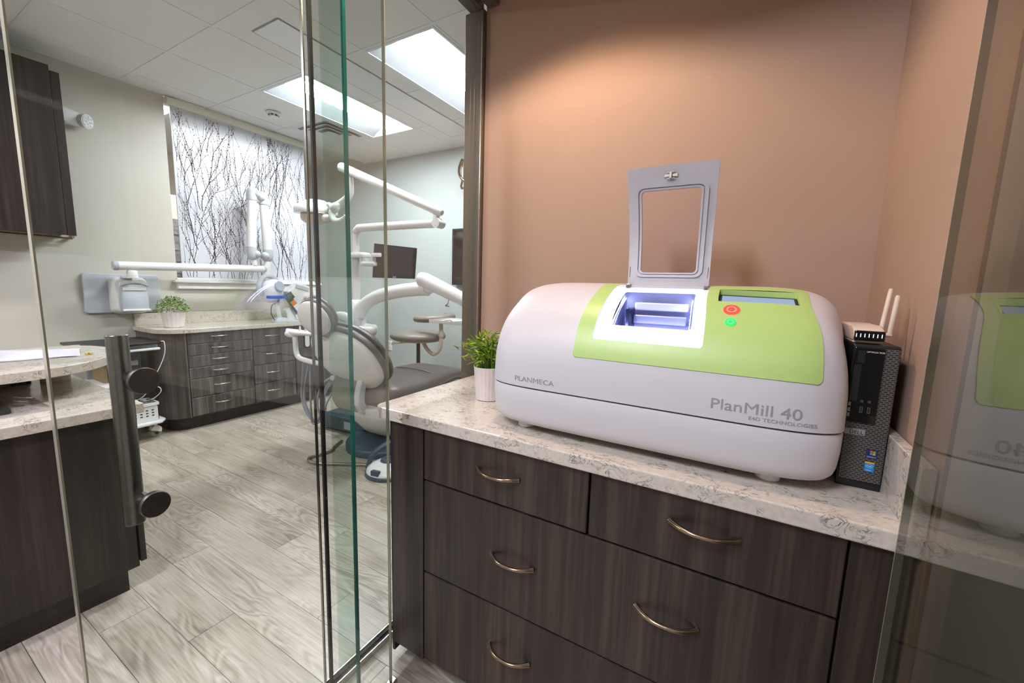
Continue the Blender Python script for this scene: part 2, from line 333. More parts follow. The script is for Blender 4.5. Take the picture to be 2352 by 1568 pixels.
class MB:
    def __init__(s): s.v = []; s.f = []; s.m = []; s.cur = 0
    def add(s, vs, fs, m=None):
        b = len(s.v); s.v += [tuple(x) for x in vs]; s.f += [tuple(i + b for i in f) for f in fs]
        s.m += [s.cur if m is None else m] * len(fs); return s
    def box(s, x0, y0, z0, x1, y1, z1, m=None):
        vs = [(x0, y0, z0), (x1, y0, z0), (x1, y1, z0), (x0, y1, z0), (x0, y0, z1), (x1, y0, z1), (x1, y1, z1), (x0, y1, z1)]
        return s.add(vs, [(0, 3, 2, 1), (4, 5, 6, 7), (0, 1, 5, 4), (1, 2, 6, 5), (2, 3, 7, 6), (3, 0, 4, 7)], m)
    def obox(s, c, ax, ay, az_, m=None):
        c, ax, ay, az_ = map(Vector, (c, ax, ay, az_))
        vs = [c + sx * ax + sy * ay + sz * az_ for sz in (-1, 1) for sx, sy in ((-1, -1), (1, -1), (1, 1), (-1, 1))]
        return s.add(vs, [(0, 3, 2, 1), (4, 5, 6, 7), (0, 1, 5, 4), (1, 2, 6, 5), (2, 3, 7, 6), (3, 0, 4, 7)], m)
    def loft(s, rings, cap=True, closed=True, m=None):
        n = len(rings[0]); vs = [p for r in rings for p in r]; fs = []
        for i in range(len(rings) - 1):
            for j in range(n if closed else n - 1):
                k = (j + 1) % n
                fs.append((i * n + j, i * n + k, (i + 1) * n + k, (i + 1) * n + j))
        if cap and closed:
            fs.append(tuple(range(n))[::-1]); fs.append(tuple(range((len(rings) - 1) * n, len(rings) * n)))
        return s.add(vs, fs, m)
    def tube(s, path, rad, n=12, cap=True, m=None, flat=None, up=None):
        P = [Vector(p) for p in path]; k = len(P)
        R = rad if isinstance(rad, (list, tuple)) else [rad] * k
        T = []
        for i in range(k):
            a = P[max(i - 1, 0)]; b = P[min(i + 1, k - 1)]; t = (b - a); T.append(t.normalized())
        nrm = Vector(up) if up else (Vector((0, 0, 1)) if abs(T[0].z) < 0.9 else Vector((1, 0, 0)))
        rings = []
        for i in range(k):
            nrm = (nrm - T[i] * nrm.dot(T[i])); nrm.normalize(); bi = T[i].cross(nrm)
            fl = flat or 1.0
            rings.append([P[i] + (nrm * math.cos(2 * PI * j / n) * fl + bi * math.sin(2 * PI * j / n)) * R[i] for j in range(n)])
        return s.loft(rings, cap, True, m)
    def cyl(s, p0, p1, r0, r1=None, n=24, m=None):
        return s.tube([p0, p1], [r0, r0 if r1 is None else r1], n, True, m)
    def lathe(s, prof, c, axis=(0, 0, 1), n=32, m=None, sx=1.0, sy=1.0, xdir=None):
        A = Vector(axis).normalized()
        X = Vector(xdir) if xdir else (Vector((1, 0, 0)) if abs(A.x) < 0.9 else Vector((0, 1, 0)))
        X = (X - A * X.dot(A)).normalized(); Y = A.cross(X); c = Vector(c)
        rings = [[c + A * h + (X * math.cos(2 * PI * j / n) * sx + Y * math.sin(2 * PI * j / n) * sy) * max(r, 1e-5) for j in range(n)] for r, h in prof]
        return s.loft(rings, True, True, m)
    def ell(s, c, X, Y, Z, e1=1.0, e2=1.0, n=32, k=16, m=None, zlo=-1.0):
        """superellipsoid with half-axis vectors X, Y, Z"""
        c, X, Y, Z = map(Vector, (c, X, Y, Z)); rings = []
        def sg(v, e): return math.copysign(abs(v) ** e, v)
        lo = math.asin(max(-1, zlo))
        for i in range(k + 1):
            t = lo + (PI / 2 - lo) * i / k
            ct = max(sg(math.cos(t), e1), 1e-4); st = sg(math.sin(t), e1)
            rings.append([c + X * ct * sg(math.cos(2 * PI * j / n), e2) + Y * ct * sg(math.sin(2 * PI * j / n), e2) + Z * st for j in range(n)])
        return s.loft(rings, True, True, m)
    def prism(s, poly, z0, z1, frame=None, m=None):
        """polygon extruded; frame maps (x, y, z) to world"""
        fr = frame or (lambda x, y, z: (x, y, z)); n = len(poly)
        vs = [fr(x, y, z0) for x, y in poly] + [fr(x, y, z1) for x, y in poly]
        fs = [tuple(range(n))[::-1], tuple(range(n, 2 * n))] + [(i, (i + 1) % n, n + (i + 1) % n, n + i) for i in range(n)]
        return s.add(vs, fs, m)
    def build(s, name, mat, parent=None, smooth=40, bevel=0.0, seg=2, fixn=True):
        off = wl(parent)
        me = bpy.data.meshes.new(name)
        me.from_pydata([(x - off.x, y - off.y, z - off.z) for x, y, z in s.v], [], s.f)
        mats = mat if isinstance(mat, (list, tuple)) else [mat]
        for k in mats: me.materials.append(k)
        if len(mats) > 1: me.polygons.foreach_set('material_index', s.m)
        if fixn:
            bm = bmesh.new(); bm.from_mesh(me)
            bmesh.ops.recalc_face_normals(bm, faces=bm.faces)
            bm.to_mesh(me); bm.free()
        if smooth:
            me.shade_smooth(); me.set_sharp_from_angle(angle=math.radians(smooth))
        me.update()
        o = bpy.data.objects.new(name, me); C.objects.link(o)
        if parent: o.parent = parent
        WLOC[o.name] = off
        if bevel:
            b = o.modifiers.new('bevel', 'BEVEL'); b.width = bevel; b.segments = seg; b.limit_method = 'ANGLE'; b.angle_limit = math.radians(40)
        return o

def rrect(x0, y0, x1, y1, r, n=6):
    pts = []
    for cx, cy, a0 in ((x1 - r, y1 - r, 0), (x0 + r, y1 - r, 90), (x0 + r, y0 + r, 180), (x1 - r, y0 + r, 270)):
        for i in range(n + 1):
            a = math.radians(a0 + 90 * i / n); pts.append((cx + r * math.cos(a), cy + r * math.sin(a)))
    return pts

def thing(name, label, cat, loc=(0, 0, 0), group=None, rotz=0.0):
    o = bpy.data.objects.new(name, None); C.objects.link(o)
    o.location = loc; o.rotation_euler = (0, 0, rotz); o.empty_display_size = 0.05
    o['label'] = label; o['category'] = cat
    if group: o['group'] = group
    WLOC[o.name] = Vector(loc) if not rotz else Vector((0, 0, 0))
    return o
def tag(o, label, cat, group=None):
    o['label'] = label; o['category'] = cat
    if group: o['group'] = group
    return o
def struct(o):
    o['kind'] = 'structure'; return o
def stuff(o):
    o['kind'] = 'stuff'; return o
def child_copy(o, parent, loc=None):
    c = o.copy(); C.objects.link(c); c.parent = parent
    WLOC[c.name] = wl(parent)
    if loc is not None: c.location = loc
    return c
def bez(p0, p1, p2, p3, n=12):
    p0, p1, p2, p3 = map(Vector, (p0, p1, p2, p3)); out = []
    for i in range(n + 1):
        t = i / n; out.append(p0 * (1 - t) ** 3 + p1 * 3 * t * (1 - t) ** 2 + p2 * 3 * t * t * (1 - t) + p3 * t ** 3)
    return out
def spline(pts, n=6):
    P = [Vector(p) for p in pts]; out = []
    for i in range(len(P) - 1):
        p0 = P[max(i - 1, 0)]; p1 = P[i]; p2 = P[i + 1]; p3 = P[min(i + 2, len(P) - 1)]
        for j in range(n):
            t = j / n
            out.append(0.5 * ((2 * p1) + (p2 - p0) * t + (2 * p0 - 5 * p1 + 4 * p2 - p3) * t * t + (3 * p1 - p0 - 3 * p2 + p3) * t ** 3))
    out.append(P[-1]); return out
def text_obj(body, size, mat, frame, parent, name='lettering', sx=1.0, depth=0.0004, align='LEFT', spacing=1.0):
    """printed words: flat letters mapped through frame(x, y, z) to the surface they stand on"""
    cu = bpy.data.curves.new(name, 'FONT'); cu.body = body; cu.size = size; cu.align_x = align; cu.space_character = spacing
    cu.extrude = depth; cu.resolution_u = 3
    t = bpy.data.objects.new(name, cu); C.objects.link(t)
    dg = bpy.context.evaluated_depsgraph_get(); dg.update()
    me0 = t.evaluated_get(dg).to_mesh()
    vs = [tuple(frame(v.co.x * sx, v.co.y, v.co.z)) for v in me0.vertices]; fs = [tuple(p.vertices) for p in me0.polygons]
    bpy.data.objects.remove(t); bpy.data.curves.remove(cu)
    mb = MB(); mb.add(vs, fs)
    return mb.build(name, mat, parent, smooth=0, fixn=False)

# ------------------------------------------------------------------ the setting
CEIL = 2.87
WX = -3.52        # greige wall
TY = 3.90         # sage wall
NX, NY = 1.325, 1.51   # nook right wall, nook back wall

fl = struct(MB().box(-6.2, -3.1, -0.06, 1.6, 4.1, -0.004).build('floor', M['floor_base'], smooth=0))
# oak planks: rows 15.4 cm wide running along X, staggered end joints
pitch = 0.1537; y0 = 0.5745
joint = {1: -1.16, 2: -0.323, 3: -0.874, 5: -1.236, 0: -0.62}
k0 = int(math.floor((-1.05 - y0) / pitch)); k1 = int(math.ceil((TY - y0) / pitch))
for k in range(k0, k1):
    ya = y0 + k * pitch; yb = min(ya + pitch, TY)
    j = joint.get(k, -3 + ((k * 0.4371 + 0.13) % 1.0) * 1.22)
    xs = sorted(j + 1.22 * i for i in range(-4, 6))
    for xa, xb in zip(xs[:-1], xs[1:]):
        xa, xb = max(xa, WX), min(xb, NX)
        if xb - xa < 0.03: continue
        g = 0.0009; lift = -random.uniform(0.0, 0.0005)
        MB().box(xa + g, ya + g, -0.004, xb - g, yb - g, lift).build('plank', M['oak'], fl, smooth=0)

cl = struct(MB().box(-6.2, -3.1, CEIL + 0.10, 1.6, 4.1, CEIL + 0.16).build('ceiling', M['tile'], smooth=0))
GX = [-3.52] + [-3.285 + 0.629 * i for i in range(0, 8)]; GX[-1] = 1.325
GY = [-3.0] + [2.065 + 0.61 * i for i in range(-8, 3)] + [TY]
def busy(xa, ya):
    c = (xa + 0.3, ya + 0.3)
    if -2.66 < c[0] < -2.03 and 2.06 < c[1] < 3.29: return True     # near light
    if -1.40 < c[0] < -0.76 and 2.06 < c[1] < 3.29: return True     # far light
    if -3.29 < c[0] < -2.65 and 2.67 < c[1] < 3.29: return True     # air diffuser
    if 0.0 < c[0] < 0.50 and -1.60 < c[1] < -0.37: return True      # hall light
    if -2.66 < c[0] < -2.03 and -1.60 < c[1] < -0.37: return True   # added desk fill light
    return False
for i in range(len(GX) - 1):
    for j in range(len(GY) - 1):
        xa, xb, ya, yb = GX[i], GX[i + 1], GY[j], GY[j + 1]
        if i > 0 and busy(xa, ya): continue
        MB().box(xa + 0.011, ya + 0.011, CEIL + 0.001, xb - 0.011, yb - 0.011, CEIL + 0.012).build('tile', M['tile'], cl, smooth=0, bevel=0.002, seg=1)
for x in GX[1:-1]:
    MB().box(x - 0.012, -3.0, CEIL - 0.001, x + 0.012, TY, CEIL + 0.012).build('ceiling_tee', M['tee'], cl, smooth=0)
for y in GY[1:-1]:
    cuts = [(-2.656, -2.027), (-1.398, -0.769)] if abs(y - 2.675) < 0.02 else ([(-2.656, -2.027), (-0.140, 0.489)] if abs(y + 0.985) < 0.02 else [])
    xs = [WX] + [q for c in cuts for q in c] + [NX]
    for xa, xb in zip(xs[::2], xs[1::2]):
        MB().box(xa, y - 0.012, CEIL - 0.0016, xb, y + 0.012, CEIL + 0.012).build('ceiling_tee', M['tee'], cl, smooth=0)
MB().box(WX, -3.0, CEIL - 0.004, WX + 0.02, 1.74, CEIL + 0.10).build('wall_angle', M['tee'], cl, smooth=0)
MB().box(WX, TY - 0.02, CEIL - 0.004, 0.0, TY, CEIL + 0.10).build('wall_angle', M['tee'], cl, smooth=0)

struct(MB().box(0.0, NY, 0, NX + 0.1, NY + 0.11, CEIL + 0.10).build('wall_back', M['wall_nook'], smooth=0))
struct(MB().box(NX, 0.888, 0, NX + 0.1, NY, CEIL + 0.10).build('wall_right', M['wall_nook'], smooth=0))
struct(MB().box(NX + 0.004, -3.0, 0, NX + 0.1, 0.882, CEIL + 0.10).build('wall_passage', M['wall_grey'], smooth=0))
struct(MB().box(NX + 0.006, 0.8822, 0, NX + 0.1, 0.8878, CEIL + 0.10).build('trim_5', M['black_gap'], smooth=0))
lw = struct(MB().box(WX - 0.11, -3.0, 0, WX, 1.735, CEIL + 0.10).box(WX - 0.11, 1.735, 0, WX, 3.10, 1.205).build('wall_left', M['wall_beige'], smooth=0))
struct(MB().box(-6.1, TY, 0, NX + 0.1, TY + 0.1, CEIL + 0.10).build('wall_far', M['wall_teal'], smooth=0))
struct(MB().box(-6.1, -3.0, 0, -6.0, TY, CEIL + 0.10).build('wall_outer', M['wall_cream'], smooth=0))
struct(MB().box(-6.1, -3.1, 0, NX + 0.1, -3.0, CEIL + 0.10).build('wall_behind', M['wall_beige'], smooth=0))
# header of the nook doorway and the partition above the glass
struct(MB().box(0.061, 0.80, 2.32, NX, 0.88, CEIL + 0.10).build('wall_header', M['wall_nook'], smooth=0))
struct(MB().box(-0.05, -0.10, 2.50, 0.05, NY, CEIL + 0.10).build('wall_partition', M['wall_nook'], smooth=0))
hd = struct(MB().box(-0.072, -0.1, 2.425, -0.011, NY - 0.003, 2.50).box(0.011, -0.1, 2.425, 0.060, NY - 0.003, 2.50).box(-0.011, -0.1, 2.47, 0.011, NY - 0.003, 2.50).build('trim_1', M['alu'], smooth=0, bevel=0.0015, seg=1))
MB().box(-0.0105, -0.1, 2.462, 0.0105, NY - 0.004, 2.4698).build('track_slot', M['black_gap'], hd, smooth=0)
jb = struct(MB().box(-0.094, 1.492, 0, -0.002, NY + 0.10, 2.4245).build('trim_2', M['alu'], smooth=0, bevel=0.002, seg=1))
MB().box(-0.0065, 1.485, 0.0, -0.0025, 1.4918, 2.4245).build('jamb_bead', M['nickel'], jb, smooth=0)
# white sill of the opening in the greige wall
sl = struct(MB().box(WX - 0.12, 1.70, 1.262, WX + 0.055, 3.165, 1.290).box(WX - 0.12, 1.725, 1.290, WX + 0.02, 3.10, 1.305).box(WX - 0.001, 1.725, 1.205, WX + 0.032, 3.13, 1.262).build('trim_3', M['trim_white'], smooth=0, bevel=0.006, seg=3))
# valance that carries the resin panel
struct(MB().prism([(0, 0), (0.05, 0), (0.06, 0.012), (0.06, 0.05), (0.05, 0.062), (0, 0.062)], 1.745, 3.03, lambda x, y, z: (WX - 0.015 + x * 1.0, z, 2.798 + y)).build('trim_4', M['wall_cream'], smooth=40, bevel=0.004))

# a slice of the room beyond: shelf wall seen past the panel edge
bw = struct(MB().box(-4.62, 1.30, 0, -4.52, 2.6, 2.20).build('wall_beyond', M['wall_cream'], smooth=0))
for r in range(22):
    z = 1.02 + r * 0.042; x = 1.40 - (r % 3) * 0.07
    while x < 2.45:
        L = random.uniform(0.12, 0.3); d = random.uniform(0.004, 0.018)
        MB().box(-4.519, x, z, -4.515 + d + 0.01, min(x + L, 2.5) - 0.002, z + 0.040).build('stone', M['stone'], bw, smooth=0)
        x += L

# ------------------------------------------------------------------ printed twig panel
t = thing('twig_panel', 'tall white resin panel printed with dark bare twigs above the sill', 'panel', (WX + 0.012, 1.77, 1.306))
MB().box(WX + 0.004, 1.772, 1.306, WX + 0.016, 3.02, 2.80).build('panel', M['panel_white'], t, smooth=0, bevel=0.001, seg=1)
tw = MB()
def ribbon(pts, w0, w1):
    """flat ink stroke lying on the panel face"""
    n = len(pts); L = []; R = []
    for i, (y, z) in enumerate(pts):
        a = pts[max(i - 1, 0)]; b = pts[min(i + 1, n - 1)]
        dx, dz = b[0] - a[0], b[1] - a[1]; l = math.hypot(dx, dz) or 1e-6
        wd = (w0 + (w1 - w0) * i / (n - 1)) / 2
        L.append((WX + 0.0165, y - dz / l * wd, z + dx / l * wd)); R.append((WX + 0.0165, y + dz / l * wd, z - dx / l * wd))
    tw.add(L + R, [(i, i + 1, n + i + 1, n + i) for i in range(n - 1)])
rs = random.Random(11)
def inside(y, z): return 1.778 < y < 3.014 and 1.312 < z < 2.795
def twig(y, z, ang, L, w, dep):
    pts = [(y, z)]; n = max(4, int(L / 0.022)); a = ang; bend = rs.uniform(-0.02, 0.02)
    for i in range(n):
        a += bend + rs.uniform(-0.13, 0.13) + (0.04 * (PI / 2 - a))
        y += math.cos(a) * L / n; z += math.sin(a) * L / n
        if not inside(y, z): break
        pts.append((y, z))
        if rs.random() < 0.30:     # bud
            s = rs.choice((-1, 1)); bl = rs.uniform(0.006, 0.013)
            e = (y + math.cos(a + s * 0.9) * bl, z + math.sin(a + s * 0.9) * bl)
            if inside(*e): ribbon([(y, z), ((y + e[0]) / 2, (z + e[1]) / 2), e], w * 1.0, w * 1.3 + 0.001)
        if dep > 0 and rs.random() < 0.10 and i > 1:
            twig(y, z, a + rs.choice((-1, 1)) * rs.uniform(0.2, 0.55), L * rs.uniform(0.3, 0.6), w * 0.65, dep - 1)
    if len(pts) > 2: ribbon(pts, w, w * 0.4)
for i in range(58):
    y = 1.785 + (3.0 - 1.785) * (i + rs.random()) / 58
    z = rs.choice((1.315, 1.315, rs.uniform(1.32, 2.0), rs.uniform(1.6, 2.4)))
    twig(y, z, PI / 2 + rs.uniform(-0.35, 0.35), rs.uniform(0.4, 1.0), rs.uniform(0.0034, 0.0066), 2)
for i in range(26):
    y = 1.785 + (3.0 - 1.785) * (i + rs.random()) / 26
    twig(y, rs.uniform(2.1, 2.5), PI / 2 + rs.uniform(-0.3, 0.3), rs.uniform(0.3, 0.6), rs.uniform(0.003, 0.0055), 1)
stuff(tw.build('printed_twigs', M['branch'], t, smooth=0, fixn=False))

# ------------------------------------------------------------------ ceiling fittings
def troffer(x0, y0_, x1, y1, label, mat):
    t = thing('ceiling_light', label, 'light', ((x0 + x1) / 2, (y0_ + y1) / 2, CEIL), 'recessed fluorescent ceiling lights')
    f = MB(); b = 0.018
    f.box(x0, y0_, CEIL - 0.004, x0 + b, y1, CEIL + 0.012).box(x1 - b, y0_, CEIL - 0.004, x1, y1, CEIL + 0.012)
    f.box(x0 + b, y0_, CEIL - 0.004, x1 - b, y0_ + b, CEIL + 0.012).box(x0 + b, y1 - b, CEIL - 0.004, x1 - b, y1, CEIL + 0.012)
    f.build('frame', M['tee'], t, smooth=0)
    cx = (x0 + x1) / 2; hw = 0.085; z0, z1 = CEIL, CEIL + 0.055
    for sx, xa in ((-1, x0 + b), (1, x1 - b)):
        xm = cx + sx * (hw + 0.004); n = 8; ring = []
        for i in range(n + 1):
            tt = i / n; x = xa + (xm - xa) * tt; z = z0 + (z1 - z0) * math.sin(tt * PI / 2)
            ring.append([(x, y0_ + b, z), (x, y1 - b, z)])
        r = MB(); r.loft(ring, cap=False, closed=False)
        r.build('reflector', M['reflector'], t, smooth=60, fixn=False)
    for y, s in ((y0_ + b, 1), (y1 - b, -1)):
        e = MB(); e.add([(x0 + b, y, z0), (x1 - b, y, z0), (x1 - b, y + s * 0.03, z1), (x0 + b, y + s * 0.03, z1)], [(0, 1, 2, 3)])
        e.build('end_plate', M['reflector'], t, smooth=0, fixn=False)
    prof = [(cx - hw, z1 - 0.012), (cx - hw * 0.7, z1 - 0.022), (cx, z1 - 0.027), (cx + hw * 0.7, z1 - 0.022), (cx + hw, z1 - 0.012)]
    l = MB(); l.loft([[(x, y0_ + b + 0.02, z) for x, z in prof] + [(cx + hw, y0_ + b + 0.02, z1), (cx - hw, y0_ + b + 0.02, z1)], [(x, y1 - b - 0.02, z) for x, z in prof] + [(cx + hw, y1 - b - 0.02, z1), (cx - hw, y1 - b - 0.02, z1)]])
    l.build('lens', mat, t, smooth=0)
    MB().box(x0, y0_, CEIL + 0.062, x1, y1, CEIL + 0.075).build('housing', M['white'], t, smooth=0)
troffer(-2.645, 2.077, -2.037, 3.273, 'long fluorescent ceiling light beside the square air diffuser', M['lens'])
troffer(-1.385, 2.077, -0.777, 3.273, 'long fluorescent ceiling light farther right, behind the glass door jamb', M['lens'])
troffer(-0.10 + 0.02, -1.585, 0.48, -0.40, 'long fluorescent ceiling light in the passage before the nook', M['lens_hall'])

troffer(-2.645, -1.595, -2.037, -0.40, 'added unseen fluorescent fill light over the reception desk', M['lens_fill'])  # added out of view to lift the left wall, desk and ceiling

troffer(-4.35, 0.75, -3.75, 1.95, 'added unseen fluorescent fill light in the room beyond the twig panel', M['lens_fill'])  # added out of view to brighten the dark gap beside the panel

t = thing('air_diffuser', 'square white ceiling air diffuser with nested rings and dark slots', 'air vent', (-2.97, 2.98, CEIL))
x0, x1, ya, yb = -3.275, -2.666, 2.683, 3.273; cx, cy = (x0 + x1) / 2, (ya + yb) / 2
for k, (h, zz) in enumerate(((0.30, 0.0), (0.205, -0.004), (0.135, -0.010), (0.07, -0.014))):
    m = MB(); wd = 0.07 if k == 0 else 0.045
    outer = rrect(cx - h, cy - h, cx + h, cy + h, 0.01 if k == 0 else 0.03, 4)
    hi = h - wd
    inner = rrect(cx - hi, cy - hi, cx + hi, cy + hi, 0.02, 4)
    if k < 3:
        n = len(outer)
        m.loft([[(x, y, CEIL - 0.002 + zz) for x, y in outer], [(x, y, CEIL + 0.010 + zz * 0.2) for x, y in inner]], cap=False)
        m.loft([[(x, y, CEIL + 0.0) for x, y in outer], [(x, y, CEIL - 0.002 + zz) for x, y in outer]], cap=False)
    else:
        m.prism(outer, CEIL - 0.012, CEIL - 0.004)
    m.build('vane' if k else 'frame', M['white'], t, smooth=0)
MB().box(x0 + 0.03, ya + 0.03, CEIL + 0.0105, x1 - 0.03, yb - 0.03, CEIL + 0.0118).build('duct_opening', M['grey_mid'], t, smooth=0)

t = thing('smoke_detector', 'round white smoke detector on the ceiling near the twig panel', 'smoke detector', (-2.99, 2.385, CEIL))
MB().lathe([(0.0, 0.0), (0.062, 0.0), (0.066, -0.006), (0.062, -0.013), (0.05, -0.018)], (-2.99, 2.385, CEIL - 0.002)).build('base', M['white'], t)
MB().lathe([(0.044, -0.018), (0.042, -0.034), (0.036, -0.044), (0.0, -0.047)], (-2.99, 2.385, CEIL - 0.002)).build('sensor_head', M['white'], t)
m = MB()
for a in range(8):
    an = a * PI / 4
    m.obox((-2.99 + 0.042 * math.cos(an), 2.385 + 0.042 * math.sin(an), CEIL - 0.030), (0.002 * math.cos(an), 0.002 * math.sin(an), 0), (-0.010 * math.sin(an), 0.010 * math.cos(an), 0), (0, 0, 0.005))
m.build('sensor_slots', M['black'], t, smooth=0)

t = thing('ceiling_access_strip', 'long narrow flush panel set between the two ceiling lights', 'ceiling panel', (-1.71, 2.6, CEIL))
MB().box(-1.845, 1.60, CEIL - 0.004, -1.575, 3.60, CEIL + 0.0).build('panel', M['white'], t, smooth=0, bevel=0.001, seg=1)
MB().box(-1.853, 1.592, CEIL - 0.0022, -1.567, 3.608, CEIL - 0.0016).build('shadow_joint', M['grey_mid'], t, smooth=0)

# ------------------------------------------------------------------ glass partition and doors
t = thing('glass_sidelight', 'fixed glass sidelight with black edge gasket standing in a floor channel', 'glass panel', (-0.026, 1.1, 0))
MB().box(-0.031, 0.735, 0.006, -0.021, 1.4915, 2.4245).build('glass', M['glass_fix'], t, smooth=0)
MB().box(-0.030, 0.7245, 0.030, -0.022, 0.7345, 2.4245).build('edge_gasket', M['black_gap'], t, smooth=0)
m = MB(); m.box(-0.0455, 0.66, 0.0, -0.0425, 1.49, 0.026).box(-0.0095, 0.66, 0.0, -0.0065, 1.49, 0.026).box(-0.0425, 0.66, 0, -0.0095, 1.49, 0.003)
m.build('floor_channel', M['nickel'], t, smooth=0)
MB().box(-0.0425, 0.66, 0.003, -0.0315, 1.49, 0.020).box(-0.0205, 0.66, 0.003, -0.0095, 1.49, 0.020).build('channel_gasket', M['black_gap'], t, smooth=0)
MB().box(-0.012, 0.694, 0.027, -0.004, 0.698, 2.4245).build('edge_rod', M['steel'], t, smooth=0)

t = thing('glass_fin', 'narrow green edged glass fin between the door leaf and the sidelight', 'glass panel', (0.04, 0.75, 0))
MB().box(0.033, 0.715, 0.004, 0.041, 0.7785, 2.4245).build('glass', M['glass_green'], t, smooth=0)
MB().box(0.033, 0.779, 0.004, 0.041, 0.7885, 2.4245).build('polished_edge', M['glass_edge'], t, smooth=0)

# left leaf: hinged beside the cabinet, swung open towards the viewer
HX, HY = 0.130, 0.835; th = math.radians(4.8)
dv = Vector((math.sin(th), -math.cos(th), 0)); nv = Vector((math.cos(th), math.sin(th), 0))   # along leaf; towards viewer side
t = thing('glass_door', 'open glass door leaf with long steel pull handle, beside the drawer cabinet', 'door', (HX, HY, 0))
def lf(wv, d, z): p = Vector((HX, HY, 0)) + dv * wv + nv * d; return (p.x, p.y, z)
def lbox(mb, w0, w1, d0, d1, z0, z1):
    vs = [lf(a, b, z) for z in (z0, z1) for a, b in ((w0, d0), (w1, d0), (w1, d1), (w0, d1))]
    return mb.add(vs, [(0, 3, 2, 1), (4, 5, 6, 7), (0, 1, 5, 4), (1, 2, 6, 5), (2, 3, 7, 6), (3, 0, 4, 7)])
lbox(MB(), 0.0018, 0.675, -0.005, 0.005, 0.022, 2.30).build('glass', M['glass'], t, smooth=0)
lbox(MB(), 0.6752, 0.6775, -0.005, 0.005, 0.022, 2.30).build('leading_edge', M['glass_edge_clear'], t, smooth=0)
lbox(MB(), -0.001, 0.0016, -0.005, 0.005, 0.022, 2.30).build('hinge_edge', M['glass_edge_clear'], t, smooth=0)
lbox(MB(), -0.020, 0.03, -0.012, 0.012, 0.0, 0.0215).build('bottom_pivot', M['nickel'], t, smooth=0, bevel=0.003)
hn = MB(); hn.cyl(lf(0.582, -0.045, 0.885), lf(0.582, -0.045, 1.215), 0.0145, n=28)
hb = hn.build('pull_handle', M['steel'], t, smooth=50, bevel=0.001, seg=2)
for zz in (1.144, 0.931):
    MB().cyl(lf(0.576, -0.043, zz), lf(0.576, -0.006, zz), 0.0095, n=24).build('standoff', M['steel'], hb, smooth=50)
    MB().cyl(lf(0.576, 0.005, zz), lf(0.576, 0.010, zz), 0.0205, n=40).build('washer', M['black_gap'], hb, smooth=50)
    MB().cyl(lf(0.576, 0.010, zz), lf(0.576, 0.017, zz), 0.0215, n=40).build('end_cap', M['steel_dark'], hb, smooth=50, bevel=0.0012)

t = thing('glass_door', 'right glass door leaf folded back along the taupe wall, mirroring the mill', 'door', (1.270, 0.82, 0), rotz=math.radians(-2.2))
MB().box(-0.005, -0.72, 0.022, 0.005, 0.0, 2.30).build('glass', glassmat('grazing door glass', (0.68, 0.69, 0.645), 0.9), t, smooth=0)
MB().box(-0.005, 0.0002, 0.022, 0.005, 0.0030, 2.30).build('hinge_edge', M['glass_edge_clear'], t, smooth=0)
MB().box(-0.014, -0.02, 0.0, 0.012, 0.025, 0.0215).build('bottom_pivot', M['nickel'], t, smooth=0, bevel=0.003)

# ------------------------------------------------------------------ nook cabinet with drawers
def bow_handle(parent, name, c, along, out, mat, L=0.128, bow=0.030, r=0.0052):
    """arched pull: two feet on the drawer, belly bowed outward"""
    c, along, out = Vector(c), Vector(along), Vector(out)
    pts = []; rad = []
    n = 22
    for i in range(n + 1):
        tt = i / n * 2 - 1
        o = bow * (1 - abs(tt) ** 2.4) + 0.001
        pts.append(c + along * (L / 2) * (tt * 1.0) + out * o); rad.append(r * (1.35 - 0.5 * (1 - abs(tt)) ** 0.7) * (1.0 if abs(tt) < 0.93 else 1.12))
    m = MB(); m.tube(pts, rad, 10)
    return m.build(name, mat, parent, smooth=50)

CY = 0.915   # drawer faces
t = thing('drawer_cabinet', 'dark walnut base cabinet with bow handled drawers under the milling machine', 'cabinet', (0.68, 1.2, 0))
MB().box(0.062, 0.938, 0.085, 1.318, 1.505, 0.874).build('carcass', M['dark_wood'], t, smooth=0)
MB().box(0.10, 0.975, 0.0, 1.318, 1.50, 0.0845).build('toe_kick', M['toe'], t, smooth=0)
MB().box(0.062, CY, 0.068, 0.1965, 0.9375, 0.874).build('filler_panel', M['dark_wood'], t, smooth=0, bevel=0.001, seg=1)
MB().box(1.2325, CY, 0.068, 1.318, 0.9375, 0.874).build('filler_panel', M['dark_wood'], t, smooth=0, bevel=0.001, seg=1)
MB().box(0.0515, CY + 0.004, 0.03, 0.0615, 1.44, 0.874).build('end_strip', M['black'], t, smooth=0)
for (xa, xb, za, zb, hs) in ((0.2005, 0.7315, 0.7075, 0.8700, ((0.4695, 0.796),)), (0.7365, 1.2285, 0.7075, 0.8700, ((0.989, 0.806),)),
                             (0.2005, 1.2285, 0.3945, 0.7025, ((0.5225, 0.553), (0.930, 0.570))), (0.2005, 1.2285, 0.078, 0.3895, ((0.5215, 0.262), (0.930, 0.270)))):
    d = MB().box(xa, CY, za, xb, CY + 0.021, zb).build('drawer', M['dark_wood'], t, smooth=0, bevel=0.0028, seg=2)
    for hx, hz in hs: bow_handle(d, 'handle', (hx, CY, hz), (1, 0, 0), (0, -1, 0), M['bronze'], 0.135)

